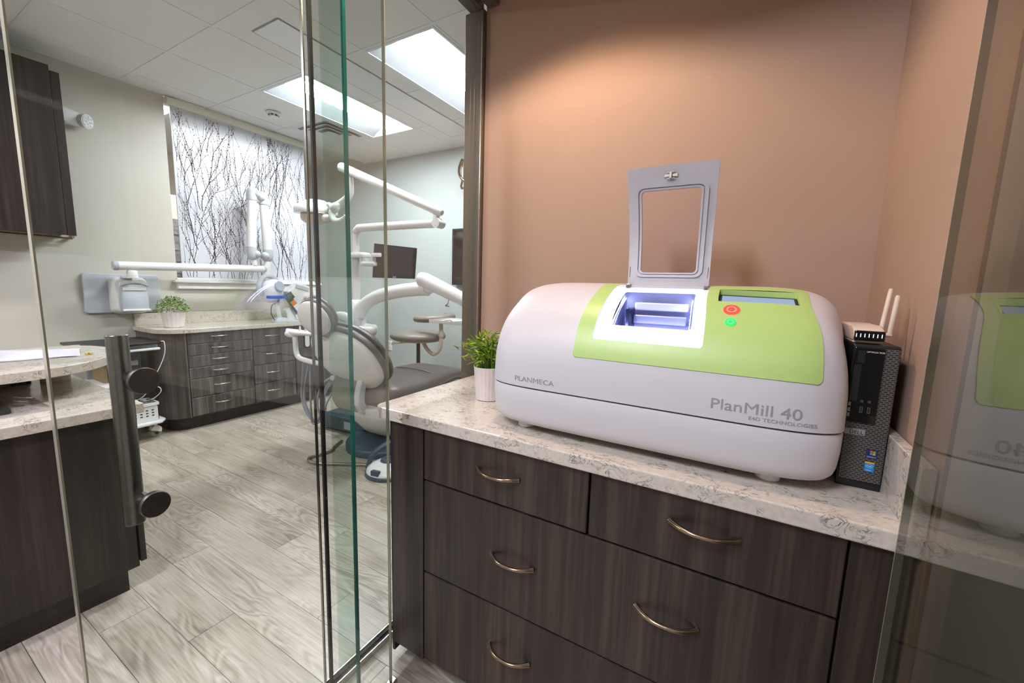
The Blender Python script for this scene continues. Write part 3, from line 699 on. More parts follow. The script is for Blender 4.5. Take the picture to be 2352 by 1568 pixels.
# quartz worktop with side splash
t = thing('worktop', 'pale flecked quartz worktop on the dark walnut drawer cabinet', 'countertop', (0.66, 1.2, 0.875))
poly = [(-0.012, NY - 0.004), (-0.012, 1.44)] + [(-0.012, 0.94)]
r = 0.04
poly += [(-0.012 + r - r * math.cos(a), 0.90 + r - r * math.sin(a)) for a in [math.radians(q) for q in (15, 30, 45, 60, 75, 90)]]
poly += [(NX - 0.003, 0.90), (NX - 0.003, NY - 0.004), (0.0, NY - 0.004)]
poly = [(0.0, NY - 0.004), (0.0, 1.482), (-0.014, 1.482)] + poly[2:-1]
MB().prism(poly, 0.8745, 0.912).build('slab', M['quartz'], t, smooth=0, bevel=0.004, seg=3)
MB().box(NX - 0.024, 0.895, 0.9122, NX - 0.003, NY - 0.004, 1.036).build('side_splash', M['quartz'], t, smooth=0, bevel=0.002)

# ------------------------------------------------------------------ milling machine
MXC, MHA, A1, B1, A2, B2 = 0.8057, 0.4433, 7.8047, 3.2293, 8.6431, 7.1903
MPR = np.array([[0.948, 1.045], [0.9497, 1.0918], [0.9557, 1.1386], [0.9711, 1.1854], [0.9968, 1.2291], [1.0311, 1.2655], [1.0782, 1.2967], [1.1382, 1.3196], [1.2067, 1.33], [1.2752, 1.329], [1.3266, 1.305], [1.348, 1.2478], [1.3523, 1.1438], [1.3523, 1.045]])
def prof(s):
    n = len(MPR) - 1; q = min(max(s, 0), 1) * n; i = int(min(math.floor(q), n - 1)); q -= i
    p0 = MPR[max(i - 1, 0)]; p1 = MPR[i]; p2 = MPR[i + 1]; p3 = MPR[min(i + 2, n)]
    return .5 * ((2 * p1) + (p2 - p0) * q + (2 * p0 - 5 * p1 + 4 * p2 - p3) * q * q + (3 * p1 - p0 - 3 * p2 + p3) * q ** 3)
def sm(x):
    x = min(max(x, 0), 1); return x * x * (3 - 2 * x)
def MS(u, s, off=0.0):
    def P(u, s):
        au = min(abs(u), 1.0); ey = (1 - au ** A1) ** (1 / B1); ez = (1 - au ** A2) ** (1 / B2)
        y, z = prof(s)
        Y = 1.2 + (y - 1.2) * ey; Z = 1.045 + (z - 1.045) * ez
        return Vector((MXC + MHA * u * (1 - .06 * sm((Y - .98) / .12)), Y, Z))
    p = P(u, s)
    if off:
        e = 0.004
        du = P(min(u + e, 1), s) - P(max(u - e, -1), s); ds = P(u, min(s + e, 1)) - P(u, max(s - e, 0))
        n = du.cross(ds)
        if n.length > 1e-12: p = p + n.normalized() * off
    return p
def patch(outer, holes, off, nu=60, ns=60):
    """triangulated piece of the housing surface between an outline and holes, in surface parameters"""
    def dens(poly, d=0.016):
        o = []
        for i in range(len(poly)):
            a = Vector(poly[i]); b = Vector(poly[(i + 1) % len(poly)]); k = max(1, int((b - a).length / d))
            for j in range(k): o.append(tuple(a + (b - a) * j / k))
        return o
    def inp(p, poly):
        c = False; x, y = p; n = len(poly)
        for i in range(n):
            x1, y1 = poly[i]; x2, y2 = poly[(i + 1) % n]
            if (y1 > y) != (y2 > y) and x < (x2 - x1) * (y - y1) / (y2 - y1) + x1: c = not c
        return c
    outer = dens(outer); holes = [dens(h) for h in holes]
    vs = []; ed = []
    for lp in [outer] + holes:
        b = len(vs); vs += lp; ed += [(b + i, b + (i + 1) % len(lp)) for i in range(len(lp))]
    bd = np.array(vs)
    us = [math.sin(-PI / 2 + PI * i / nu) for i in range(nu + 1)]
    for u in us:
        for k in range(ns + 1):
            p = (u, k / ns)
            if not inp(p, outer) or any(inp(p, h) for h in holes): continue
            if np.min(np.abs(bd[:, 0] - u) + np.abs(bd[:, 1] - p[1])) < 0.007: continue
            vs.append(p)
    r = delaunay_2d_cdt([Vector(v) for v in vs], ed, [], 0, 1e-7)
    V2 = [tuple(v) for v in r[0]]; F = []
    for f in r[2]:
        c = (sum(V2[i][0] for i in f) / len(f), sum(V2[i][1] for i in f) / len(f))
        if inp(c, outer) and not any(inp(c, h) for h in holes): F.append(tuple(f))
    return [MS(u, s, off) for u, s in V2], F, outer, holes
def skirt(mb, loop, o0, o1):
    n = len(loop)
    mb.add([MS(u, s, o0) for u, s in loop] + [MS(u, s, o1) for u, s in loop], [(i, (i + 1) % n, n + (i + 1) % n, n + i) for i in range(n)])

t = thing('milling_machine', 'large white benchtop milling machine with lime green front and raised lid', 'milling machine', (0.80, 1.15, 0.912))
g_out = rrect(-0.335, 0.160, 0.815, 0.585, 0.022, 6)
big = rrect(-0.30, 0.185, 0.78, 0.555, 0.02, 4)
op_out = rrect(-0.238, 0.238, 0.326, 0.566, 0.014, 5)
hole = rrect(-0.155, 0.306, 0.262, 0.505, 0.012, 4)
scr = rrect(0.385, 0.447, 0.765, 0.535, 0.005, 3)
V, F, lo, lh = patch([(-1, 0), (1, 0), (1, 1), (-1, 1)], [big], 0.0, 72, 70)
hd_ = MB(); hd_.add(V, F); hood = hd_.build('upper_housing', M['mill_white'], t, smooth=60)
V, F, lo, lh = patch(g_out, [op_out, scr], 0.0022, 90, 110)
m = MB(); m.add(V, F); skirt(m, lo, 0.0022, -0.003)
gp = m.build('green_panel', M['green'], t, smooth=50, bevel=0.0)
m = MB(); skirt(m, g_out, 0.0026, -0.001)
gl = [(0.24 + (u - 0.24) * 1.006, 0.372 + (s - 0.372) * 1.012) for u, s in g_out]
n = len(g_out); m.add([MS(u, s, 0.0026) for u, s in g_out] + [MS(u, s, 0.0004) for u, s in gl], [(i, (i + 1) % n, n + (i + 1) % n, n + i) for i in range(n)])
m.build('panel_edge', M['green'], gp, smooth=50)
# chamber rim with its glow put into the material, and the led-lit chamber
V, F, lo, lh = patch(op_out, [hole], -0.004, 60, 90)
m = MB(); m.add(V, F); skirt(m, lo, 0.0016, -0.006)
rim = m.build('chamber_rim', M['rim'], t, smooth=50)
m = MB()
hx = [MS(u, s, -0.004) for u, s in hole]
bot = [Vector((p.x * 0.97 + 0.82 * 0.03, 1.015 + (p.y - 1.03) * 0.95, 1.10)) for p in hx]
n = len(hx)
mid = [a.lerp(b, 0.45) for a, b in zip(hx, bot)]
m.loft([hx, mid, bot], cap=False)
m.add(bot, [tuple(range(n))])
ch = m.build('chamber', M['chamber'], t, smooth=40)
# chamber fittings: clamp rails, spindle cover
for k, (yy, zz, hh) in enumerate(((1.088, 1.272, 0.010), (1.080, 1.238, 0.012), (1.084, 1.205, 0.007), (1.076, 1.172, 0.012))):
    MB().box(0.772, yy, zz - hh, 0.902, yy + 0.010, zz + hh).build('guide_rail', M['chamber_pale'] if k % 2 == 0 else M['chamber'], ch, smooth=0, bevel=0.003)
MB().box(0.762, 1.035, 1.105, 0.7715, 1.100, 1.268).build('side_plate', M['chamber_dark'], ch, smooth=0, bevel=0.002)
MB().cyl((0.835, 1.02, 1.145), (0.835, 1.074, 1.145), 0.012, n=20).build('spindle', M['nickel'], ch)
# led strips: along the top of the chamber walls, left/front/right
m = MB()
def strip(u0, s0, u1, s1, n=10):
    a = [MS(u0 + (u1 - u0) * i / n, s0 + (s1 - s0) * i / n, -0.012) for i in range(n + 1)]
    cpt = Vector((0.83, 1.08, 1.2))
    b = [p + Vector((0, 0, -0.004)) for p in a]
    b = [p + (cpt - p).normalized() * 0.002 for p in b]; a = [p + (cpt - p).normalized() * 0.0035 for p in a]
    m.loft([a, b], cap=False, closed=False)
strip(-0.148, 0.32, -0.148, 0.49); strip(-0.14, 0.313, 0.25, 0.313); strip(0.255, 0.32, 0.255, 0.49)
m.build('led_strip', M['led'], ch, smooth=0, fixn=False)
# recessed display
sc4 = [MS(0.390, 0.4485, 0.0), MS(0.760, 0.4485, 0.0), MS(0.760, 0.533, 0.0), MS(0.390, 0.533, 0.0)]
dn = Vector((0, 0.0, -0.0105))
lowb = [sc4[0] + Vector((0, 0, -0.004)), sc4[1] + Vector((0, 0, -0.004)), sc4[2] + dn, sc4[3] + dn]
m = MB(); loop = scr; n = len(loop)
top = [MS(u, s, 0.0022) for u, s in loop]
lowl = [MS(u, s, 0.0) + Vector((0, 0, -0.004 - 0.0075 * (s - 0.447) / 0.088)) for u, s in loop]
m.loft([top, lowl], cap=False)
m.build('display_recess', M['green'], t, smooth=30)
def bil(q, a, b): return q[0].lerp(q[1], a).lerp(q[3].lerp(q[2], a), b)
e3 = (lowb[1] - lowb[0]).cross(lowb[3] - lowb[0]).normalized()
if e3.z < 0: e3 = -e3
m = MB(); m.loft([[p - e3 * 0.012 for p in lowb], lowb]); bz = m.build('display_bezel', M['black'], t, smooth=0)
q = [bil(lowb, a, b) + e3 * 0.0006 for a, b in ((0.03, 0.03), (0.97, 0.03), (0.97, 0.86), (0.03, 0.86))]
m = MB(); m.loft([[p - e3 * 0.0004 for p in q], q]); dsp = m.build('display', M['screen'], bz, smooth=0)
# lit buttons
for (u, s, r_, a, b, nm) in ((0.447, 0.402, 0.0165, 'btn_red', 'btn_red_ring', 'stop_button'), (0.440, 0.3445, 0.0105, 'btn_green', 'btn_green_ring', 'start_button')):
    c = MS(u, s, 0.0022); nn = (MS(u, s, 0.01) - MS(u, s, 0.002)).normalized()
    bt = MB().lathe([(0, 0.0), (r_ * 0.86, 0.0), (r_ * 0.86, 0.0016), (r_ * 0.55, 0.0024), (0, 0.0012)], c, nn, 32).build(nm, M[a], t, smooth=60)
    MB().lathe([(r_ * 0.87, 0.0), (r_, 0.0), (r_, 0.0022), (r_ * 0.87, 0.0022)], c, nn, 32).build('button_ring', M[b], bt, smooth=50)
# base housing
def ring(z, ins, ycap=0.0):
    pts = []
    us = [math.sin(-PI / 2 + PI * i / 56) for i in range(57)]
    for u in us: pts.append(MS(u, 0))
    for u in reversed(us[1:-1]): pts.append(MS(u, 1))
    c = Vector((MXC, 1.15, 0)); out = []
    for p in pts:
        d = Vector((p.x, p.y, 0)) - c; k = Vector((MHA, 0.2, 0))
        q = Vector((c.x + d.x * (1 - ins / MHA), c.y + d.y * (1 - ins / 0.2), z)); out.append(q)
    return out
m = MB(); m.loft([ring(1.041, 0.006), ring(1.0405, 0.0025), ring(1.036, 0.0005), ring(1.00, 0.001), ring(0.965, 0.004), ring(0.950, 0.008), ring(0.938, 0.017), ring(0.9325, 0.029), ring(0.9315, 0.04)])
base = m.build('lower_housing', M['mill_white'], t, smooth=50)
m = MB(); m.loft([ring(1.034, 0.012), ring(1.0475, 0.012)]); m.build('seam_gasket', M['black_gap'], t, smooth=40)
for x, y in ((0.50, 1.02), (1.10, 1.02), (0.50, 1.28), (1.10, 1.28)):
    MB().lathe([(0.02, 0.0), (0.024, 0.004), (0.022, 0.0205), (0, 0.0205)], (x, y, 0.9121), n=24).build('foot', M['white_soft'], t)
# lettering on the front
def front(u0, s0):
    def fr(x, y, z):
        return MS(u0 + x / MHA, s0 + y / 0.608 - 0.0, 0.0006 + z)
    return fr
text_obj('PLANMECA', 0.0165, M['letter'], front(-0.706, 0.0300), hood, sx=1.42)
text_obj('PlanMill 40', 0.0285, M['letter'], front(0.385, 0.0415), hood, sx=1.33, depth=0.0003)
text_obj('E4D TECHNOLOGIES', 0.0100, M['letter'], front(0.551, 0.0225), hood, sx=1.25, depth=0.0002)
# raised lid
t2 = None
HYL, HZL = 1.165, 1.322
def lidp(x, h, d=0.0):
    """lid surface: x across, h up from the hinge, gently curved like the slope it closes"""
    k = 0.16
    y = HYL + 0.022 * math.sin(h / 0.325 * PI) * 0.9 + h * 0.015 - d
    return (x, y, HZL + h)
def lidw(h): return 0.1035 + 0.012 * (h / 0.318) ** 1.6
def lid_loop(x0r, x1r, h0, h1, r, n=5):
    pts = rrect(x0r, h0, x1r, h1, r, n); o = []
    for i in range(len(pts)):
        a = Vector(pts[i]); b = Vector(pts[(i + 1) % len(pts)]); k = max(1, int((b - a).length / 0.02))
        for j in range(k): o.append(tuple(a + (b - a) * j / k))
    return o
LXC = 0.8345
def lid_map(p, d): 
    x, h = p; return lidp(LXC - 0.012 * h / 0.318 + x * lidw(h) / 0.1035, h, d)
lo_ = lid_loop(-0.1035, 0.1035, 0.0, 0.318, 0.008); li_ = lid_loop(-0.070, 0.070, 0.040, 0.258, 0.010)
def lidring(outer, inner, d0, d1):
    vs = outer + inner; n1, n2 = len(outer), len(inner)
    ed = [(i, (i + 1) % n1) for i in range(n1)] + [(n1 + i, n1 + (i + 1) % n2) for i in range(n2)]
    extra = []
    r = delaunay_2d_cdt([Vector(v) for v in vs + extra], ed, [], 0, 1e-7)
    V2 = [tuple(v) for v in r[0]]
    xs = [p[0] for p in inner]; hs = [p[1] for p in inner]
    F = []
    for f in r[2]:
        cx_ = sum(V2[i][0] for i in f) / 3; ch_ = sum(V2[i][1] for i in f) / 3
        if min(xs) < cx_ < max(xs) and min(hs) < ch_ < max(hs): 
            # keep slivers in the rounded corners
            cxx = max(abs(cx_) - (max(xs) - 0.01), 0); chh = max(abs(ch_ - (max(hs) + min(hs)) / 2) - ((max(hs) - min(hs)) / 2 - 0.01), 0)
            if math.hypot(cxx, chh) < 0.0098: continue
        F.append(tuple(f))
    mb = MB()
    mb.add([lid_map(p, d0) for p in V2], F); mb.add([lid_map(p, d1) for p in V2], [f[::-1] for f in F])
    for lp in (outer, inner):
        n = len(lp); mb.add([lid_map(p, d0) for p in lp] + [lid_map(p, d1) for p in lp], [(i, (i + 1) % n, n + (i + 1) % n, n + i) for i in range(n)])
    return mb
lid = lidring(lo_, li_, 0.004, -0.002).build('lid', M['lid_frost'], t, smooth=40)
lidring(lid_loop(-0.086, 0.086, 0.028, 0.272, 0.020), lid_loop(-0.078, 0.078, 0.034, 0.265, 0.016), 0.009, 0.003).build('lid_rib', M['lid_frost'], lid, smooth=40)
lidring(lid_loop(-0.0745, 0.0745, 0.036, 0.2625, 0.013), lid_loop(-0.070, 0.070, 0.040, 0.258, 0.010), 0.0075, 0.003).build('lid_rib', M['lid_frost'], lid, smooth=40)
m = MB(); wv = [[lid_map((x, h), 0.0015) for x in (-0.0705, 0.0705)] for h in [0.0395 + 0.219 * i / 8 for i in range(9)]]
m.loft(wv, cap=False, closed=False); m.build('lid_window', M['lid_clear'], lid, smooth=60)
m = MB()
cx_, cy_, cz_ = lid_map((0.0, 0.292), 0.0045)
m.box(cx_ - 0.017, cy_ - 0.0035, cz_ - 0.004, cx_ + 0.017, cy_, cz_ + 0.004).box(cx_ - 0.004, cy_ - 0.009, cz_ - 0.008, cx_ + 0.003, cy_ - 0.003, cz_ + 0.008).box(cx_ - 0.011, cy_ - 0.006, cz_ + 0.006, cx_ + 0.010, cy_ - 0.003, cz_ + 0.0085).box(cx_ - 0.011, cy_ - 0.006, cz_ - 0.0085, cx_ + 0.010, cy_ - 0.003, cz_ - 0.006)
m.build('latch', M['nickel'], lid, smooth=0, bevel=0.0008, seg=1)
for sx in (-1, 1):
    px, py, pz = lid_map((sx * 0.099, 0.004), 0.006)
    hg = MB().box(px - 0.006, py - 0.010, pz - 0.012, px + 0.006, py + 0.004, pz + 0.004).build('hinge', M['nickel'], t, smooth=0, bevel=0.001)
    MB().cyl((px - sx * 0.0, py - 0.0102, pz - 0.004), (px, py - 0.0125, pz - 0.004), 0.003, n=12).build('screw', M['steel'], hg)
    px, py, pz = lid_map((sx * 0.0985, 0.02), 0.005)
    q = lid_map((sx * 0.0985, 0.055), 0.005)
    MB().cyl((px, py, pz - 0.02), q, 0.0012, n=8).build('hinge_pin', M['nickel'], hg)

# ------------------------------------------------------------------ desktop computer and router
t = thing('desktop_computer', 'slim black desktop computer tower with perforated front, right of the mill', 'computer', (1.262, 1.2, 0.912))
PX0, PX1, PY, PZ0, PZ1 = 1.2265, 1.3000, 1.066, 0.9135, 1.216
MB().box(PX0, PY + 0.012, PZ0 + 0.006, PX1, 1.36, PZ1).build('case', M['black'], t, smooth=0, bevel=0.002)
MB().box(PX0, PY + 0.006, PZ0, PX1, PY + 0.0118, PZ1 - 0.002).build('front_frame', M['black'], t, smooth=0, bevel=0.002)
fp = MB().box(PX0 + 0.002, PY, PZ0 + 0.016, PX1 - 0.002, PY + 0.0058, PZ1 - 0.006).build('perforated_bezel', M['pc_mesh'], t, smooth=0, bevel=0.002)
bay = MB().box(PX0 + 0.0005, PY - 0.0045, 1.055, 1.274, PY - 0.0002, PZ1 - 0.005).build('drive_bay_panel', M['black_gloss'], t, smooth=0, bevel=0.001)
MB().box(1.232, PY - 0.0052, 1.18, 1.244, PY - 0.0047, 1.205).build('power_button', M['black'], bay, smooth=0, bevel=0.0002, seg=1)
MB().box(1.2285, PY - 0.0052, 1.10, 1.2405, PY - 0.0047, 1.176).build('disc_slot', M['black'], bay, smooth=0)
for zz in (1.089, 1.077, 1.066):
    MB().box(1.2278, PY - 0.0051, zz, 1.2318, PY - 0.0047, zz + 0.008).build('pictogram', M['grey_mid'], bay, smooth=0)
for xx in (1.2465, 1.2585):
    u = MB().box(xx, PY - 0.0056, 1.077, xx + 0.005, PY - 0.0047, 1.090).build('usb_port', M['steel'], bay, smooth=0)
    MB().box(xx + 0.0012, PY - 0.0059, 1.0785, xx + 0.0038, PY - 0.0057, 1.0885).build('port_tongue', M['black'], u, smooth=0)
for xx in (1.2485, 1.2605):
    MB().cyl((xx, PY - 0.0048, 1.101), (xx, PY - 0.0053, 1.101), 0.0028, n=16).build('audio_jack', M['steel_dark'], bay)
text_obj('OPTIPLEX 9020', 0.0042, M['ink_white'], lambda x, y, z: (1.245 + x, PY - 0.0048 - z, 1.2015 + y), bay, sx=1.0, depth=0.0001)
bp_ = MB().box(1.2275, PY - 0.0022, 1.028, 1.262, PY - 0.0002, 1.041).build('badge_plate', M['grey_mid'], t, smooth=0, bevel=0.0006, seg=1)
text_obj('DELL', 0.011, M['black'], lambda x, y, z: (1.236 + x, PY - 0.0024 - z, 1.0305 + y), bp_, sx=0.95, depth=0.0001)
st = MB().box(1.2685, PY - 0.0014, 0.984, 1.2865, PY - 0.0002, 1.001).build('flag_sticker', M['sticker_blue'], t, smooth=0)
for k, (dx, dz) in enumerate(((-0.0035, 0.0035), (0.0012, 0.0030), (-0.0037, -0.0012), (0.0010, -0.0017))):
    c = ('ink_orange', 'ink_green', 'ink_sky', 'ink_yellow')[k]
    x0_, z0_ = 1.2778 + dx, 0.9940 + dz
    MB().prism([(0, 0), (0.002, 0.0009), (0.0041, 0.0), (0.0041, 0.0038), (0.002, 0.0047), (0, 0.0038)], 0, 0.0002, lambda x, y, z: (x0_ + x, PY - 0.0015 - z, z0_ - 0.0019 + y)).build('flag_pane', M[c], st, smooth=0)
text_obj('Windows 7', 0.0032, M['ink_white'], lambda x, y, z: (1.2697 + x, PY - 0.0015 - z, 0.9855 + y), st, depth=0.0001)
st = MB().box(1.2685, PY - 0.0014, 0.955, 1.2840, PY - 0.0002, 0.972).build('chip_sticker', M['sticker_cyan'], t, smooth=0)
MB().box(1.2685, PY - 0.0014, 0.9722, 1.2840, PY - 0.0002, 0.9750).build('sticker_band', M['ink_yellow'], t, smooth=0)
m = MB(); rr_ = [(1.2762 + 0.0058 * math.cos(a), 0.9665 + 0.0034 * math.sin(a)) for a in [2 * PI * i / 28 for i in range(27)]]
m.tube([(x, PY - 0.0016, z) for x, z in rr_], 0.00025, 6); m.build('oval_mark', M['ink_white'], st, smooth=50)
text_obj('intel', 0.0042, M['ink_white'], lambda x, y, z: (1.2722 + x, PY - 0.0015 - z, 0.9652 + y), st, depth=0.0001)
text_obj('CORE i5', 0.0026, M['ink_white'], lambda x, y, z: (1.2705 + x, PY - 0.0015 - z, 0.9568 + y), st, depth=0.0001)

t = thing('wifi_router', 'ivory router with row of status lights and two antennas on the computer', 'router', (1.24, 1.2, 1.217))
m = MB(); pr = [(1.10, 1.221), (1.092, 1.232), (1.10, 1.246), (1.13, 1.253), (1.24, 1.253), (1.26, 1.245), (1.26, 1.222)]
m.prism([(y, z) for y, z in pr], 1.2265, 1.277, lambda y, z, x: (x, y, z)); rt = m.build('shell', M['router_w'], t, smooth=50, bevel=0.003)
fpnl = MB().box(1.2275, 1.0885, 1.2235, 1.2765, 1.0975, 1.2435).build('front_panel', M['black_gloss'], t, smooth=0, bevel=0.002)
for i in range(7):
    MB().box(1.2295 + i * 0.0068, 1.0874, 1.2300, 1.2308 + i * 0.0068, 1.0884, 1.2375).build('status_light', M['led_dot'], fpnl, smooth=0)
MB().box(1.2275, 1.10, 1.2172, 1.275, 1.255, 1.2215).build('base', M['router_w'], t, smooth=0, bevel=0.001)
for k, (bx, by, tx, ty, tz) in enumerate(((1.279, 1.14, 1.289, 1.155, 1.332), (1.288, 1.115, 1.2915, 1.112, 1.318))):
    a = MB().tube([(bx, by, 1.238), (bx + (tx - bx) * .1, by + (ty - by) * .1, 1.248), (tx, ty, tz - 0.004), (tx, ty, tz)], [0.0042, 0.0045, 0.0045, 0.003], 14).build('antenna', M['router_w'], t, smooth=50)
    MB().cyl((1.277, by, 1.236), (bx + 0.003, by, 1.236), 0.0042, n=16).build('antenna_joint', M['router_w'], a)
m = MB(); m.tube(bez((1.272, 1.268, 1.235), (1.295, 1.30, 1.27), (1.312, 1.32, 1.24), (1.312, 1.37, 1.12)), 0.0022, 8)
tag(m.build('router_cable', M['router_w'], None, smooth=60), 'thin ivory cable drooping behind the ivory router', 'cable')

# ------------------------------------------------------------------ potted plant on the worktop
def leaf_mesh(L, W, curl, n=4):
    m = MB(); l = []; r = []; c = []
    for i in range(n + 1):
        s = i / n; wd = W * math.sin(PI * (s ** 0.8)) * 0.5 + 0.00025
        z = -curl * s * s * L; x = s * L
        l.append((x, wd, z + wd * 0.35)); r.append((x, -wd, z + wd * 0.35)); c.append((x, 0, z))
    vs = l + c + r; k = n + 1; fs = []
    for i in range(n):
        fs.append((i, k + i, k + i + 1, i + 1)); fs.append((k + i, 2 * k + i, 2 * k + i + 1, k + i + 1))
    return vs, fs
PC_ = Vector((0.253, 1.195, 0.9122))
t = thing('potted_plant', 'grassy green plant in a white fluted pot on the worktop beside the mill', 'plant', tuple(PC_))
m = MB(); prf = [(0.040, 0.0), (0.0455, 0.002), (0.0535, 0.115), (0.0545, 0.118), (0.0525, 0.119), (0.0505, 0.112), (0.049, 0.100)]
n = 96; rings = []
for r_, h in prf:
    rings.append([PC_ + Vector(((r_ + (0.0007 * math.cos(24 * 2 * PI * j / n) if 0.001 < h < 0.117 else 0)) * math.cos(2 * PI * j / n), (r_ + (0.0007 * math.cos(24 * 2 * PI * j / n) if 0.001 < h < 0.117 else 0)) * math.sin(2 * PI * j / n), h)) for j in range(n)])
m.loft(rings); m.build('pot', M['pot'], t, smooth=50)
MB().lathe([(0.0, 0.100), (0.0488, 0.100), (0.0488, 0.104), (0.0, 0.106)], PC_).build('soil', M['soil'], t)
rp = random.Random(5); stems = MB(); protos = []
for L, W, cu in ((0.034, 0.0085, 0.25), (0.028, 0.007, 0.1), (0.042, 0.0075, 0.4)):
    vs, fs = leaf_mesh(L, W, cu)
    for mt in ('leaf', 'leaf', 'leaf2'):
        me = bpy.data.meshes.new('leaf'); me.from_pydata(vs, [], fs); me.materials.append(M[mt]); me.shade_smooth(); protos.append(me)
cnt = 0
for i in range(84):
    a = rp.uniform(0, 2 * PI) if i % 3 else rp.uniform(0.7, 1.5) * PI; tilt = rp.uniform(0.05, 1.0) ** 0.9; 
    b0 = PC_ + Vector((rp.uniform(-0.03, 0.03), rp.uniform(-0.03, 0.03), 0.104))
    H = rp.uniform(0.055, 0.145) * (1 - 0.35 * tilt); out = tilt * rp.uniform(0.05, 0.125)
    # keep clear of the mill on the right
    dx = math.cos(a) * out
    if b0.x + dx > PC_.x + 0.055: dx = PC_.x + 0.055 - b0.x
    tip = b0 + Vector((dx, math.sin(a) * out, H))
    if tip.x > 0.33: tip.x = 0.33
    path = bez(b0, b0 + Vector((0, 0, H * 0.5)), tip - Vector((dx * 0.4, math.sin(a) * out * 0.4, -0.004)), tip, 7)
    stems.tube(path, [0.0011] * 6 + [0.0008, 0.0006], 5)
    for k in range(rp.choice((3, 4, 5))):
        f = rp.uniform(0.35, 1.0) if k else 1.0
        q = path[min(7, int(f * 7))]
        yaw = a + rp.uniform(-1.3, 1.3); pitch_ = rp.uniform(-0.1, 1.1) if k else rp.uniform(0.3, 1.3)
        lm = protos[rp.randrange(len(protos))]
        if q.x + math.cos(yaw) * 0.04 > 0.355: yaw = PI - yaw
        o = bpy.data.objects.new('leaf', lm); C.objects.link(o); o.parent = t
        o.location = q - PC_; o.rotation_euler = (rp.uniform(-0.6, 0.6), -pitch_, yaw); o.scale = [rp.uniform(0.75, 1.15)] * 3
        cnt += 1
stuff(stems.build('stems', M['leaf2'], t, smooth=60))
# ------------------------------------------------------------------ reception desk on the left
t = thing('desk_cabinet', 'dark walnut desk cabinet with a quartz top, left behind the glass door', 'cabinet', (-1.6, 0.1, 0))
MB().box(-2.20, -0.75, 0.10, -1.092, 0.598, 0.765).build('carcass', M['dark_wood_d'], t, smooth=0)
MB().box(-1.091, -0.75, 0.112, -1.071, 0.590, 0.765).build('front_panel', M['dark_wood_d'], t, smooth=0, bevel=0.001, seg=1)
MB().box(-2.20, 0.5985, 0.125, -1.075, 0.618, 0.765).build('end_panel', M['dark_wood_d'], t, smooth=0, bevel=0.001, seg=1)
MB().box(-2.16, -0.75, 0.0, -1.115, 0.565, 0.0995).build('toe_kick', M['toe'], t, smooth=0)
MB().box(-2.20, -0.75, 0.7655, -1.045, 0.645, 0.805).build('quartz_top', M['quartz'], t, smooth=0, bevel=0.003)
for zz in (0.62, 0.40):
    MB().cyl((-1.14, 0.6182, zz), (-1.14, 0.620, zz), 0.004, n=12).build('cover_cap', M['black'], t)

t = thing('transaction_shelf', 'raised quartz shelf with rounded end standing over the desk', 'counter', (-1.7, 0.3, 0.8055))
edge = [(-1.245, -0.75), (-1.25, 0.10), (-1.262, 0.34), (-1.285, 0.46), (-1.345, 0.57), (-1.44, 0.655), (-1.55, 0.715), (-1.66, 0.745), (-1.78, 0.748), (-1.88, 0.72), (-1.95, 0.66), (-1.97, 0.58), (-1.97, -0.75)]
e2 = spline([(x, y, 0) for x, y in edge], 4)
MB().prism([(p.x, p.y) for p in e2], 0.910, 0.948).build('shelf_slab', M['quartz'], t, smooth=40, bevel=0.004)
MB().lathe([(0.05, 0), (0.05, 0.104)], (-1.80, 0.565, 0.8055), n=32).build('support_post', M['beige_door'], t)
MB().box(-1.95, -0.75, 0.8055, -1.90, 0.50, 0.9095).build('back_upstand', M['beige_door'], t, smooth=0)

t = thing('desk_monitor', 'black monitor edge at the far left above the raised shelf', 'monitor', (-1.48, 0.15, 0.9485))
MB().box(-1.60, 0.36 - 0.40, 0.985, -1.572, 0.362, 1.36).build('screen_body', M['black'], t, smooth=0, bevel=0.004)
MB().box(-1.5718, -0.03, 0.995, -1.5712, 0.352, 1.35).build('screen_glass', M['black_gloss'], t, smooth=0)
MB().box(-1.64, 0.06, 0.9488, -1.50, 0.28, 0.958).build('stand_foot', M['black'], t, smooth=0, bevel=0.003)
MB().cyl((-1.60, 0.17, 0.958), (-1.60, 0.17, 1.05), 0.014).build('stand_neck', M['black'], t)

m = MB()
for k in range(3):
    a = 0.02 * k
    pts = [(-1.57 - 0.01 * k, 0.36), (-1.535, 0.595 - 0.01 * k), (-1.80 + 0.01 * k, 0.655), (-1.93, 0.40)]
    g = 8; z = 0.9492 + 0.0012 * k
    grid = []
    for i in range(g + 1):
        row = []
        for j in range(g + 1):
            p = Vector((*pts[0], 0)).lerp(Vector((*pts[1], 0)), i / g).lerp(Vector((*pts[3], 0)).lerp(Vector((*pts[2], 0)), i / g), j / g)
            row.append((p.x, p.y, z + 0.0005 + 0.020 * math.sin(j / g * PI) * (0.6 + 0.4 * math.sin(i / g * 3 + k)) * (0.4 + k * 0.3)))
        grid.append(row)
    m.loft(grid, cap=False, closed=False)
tag(m.build('paper_sheets', M['paper'], None, smooth=60), 'loose white paper sheets lying on the raised quartz shelf', 'paper')
m = MB(); m.tube([(-1.555 + 0.011 * math.cos(a), 0.628 + 0.011 * math.sin(a), 0.951 + 0.0022) for a in [2 * PI * i / 28 for i in range(29)]], 0.0028, 10)
tag(m.build('gold_ring', M['gold'], None), 'small gold ring lying beside the papers on the raised shelf', 'ring')

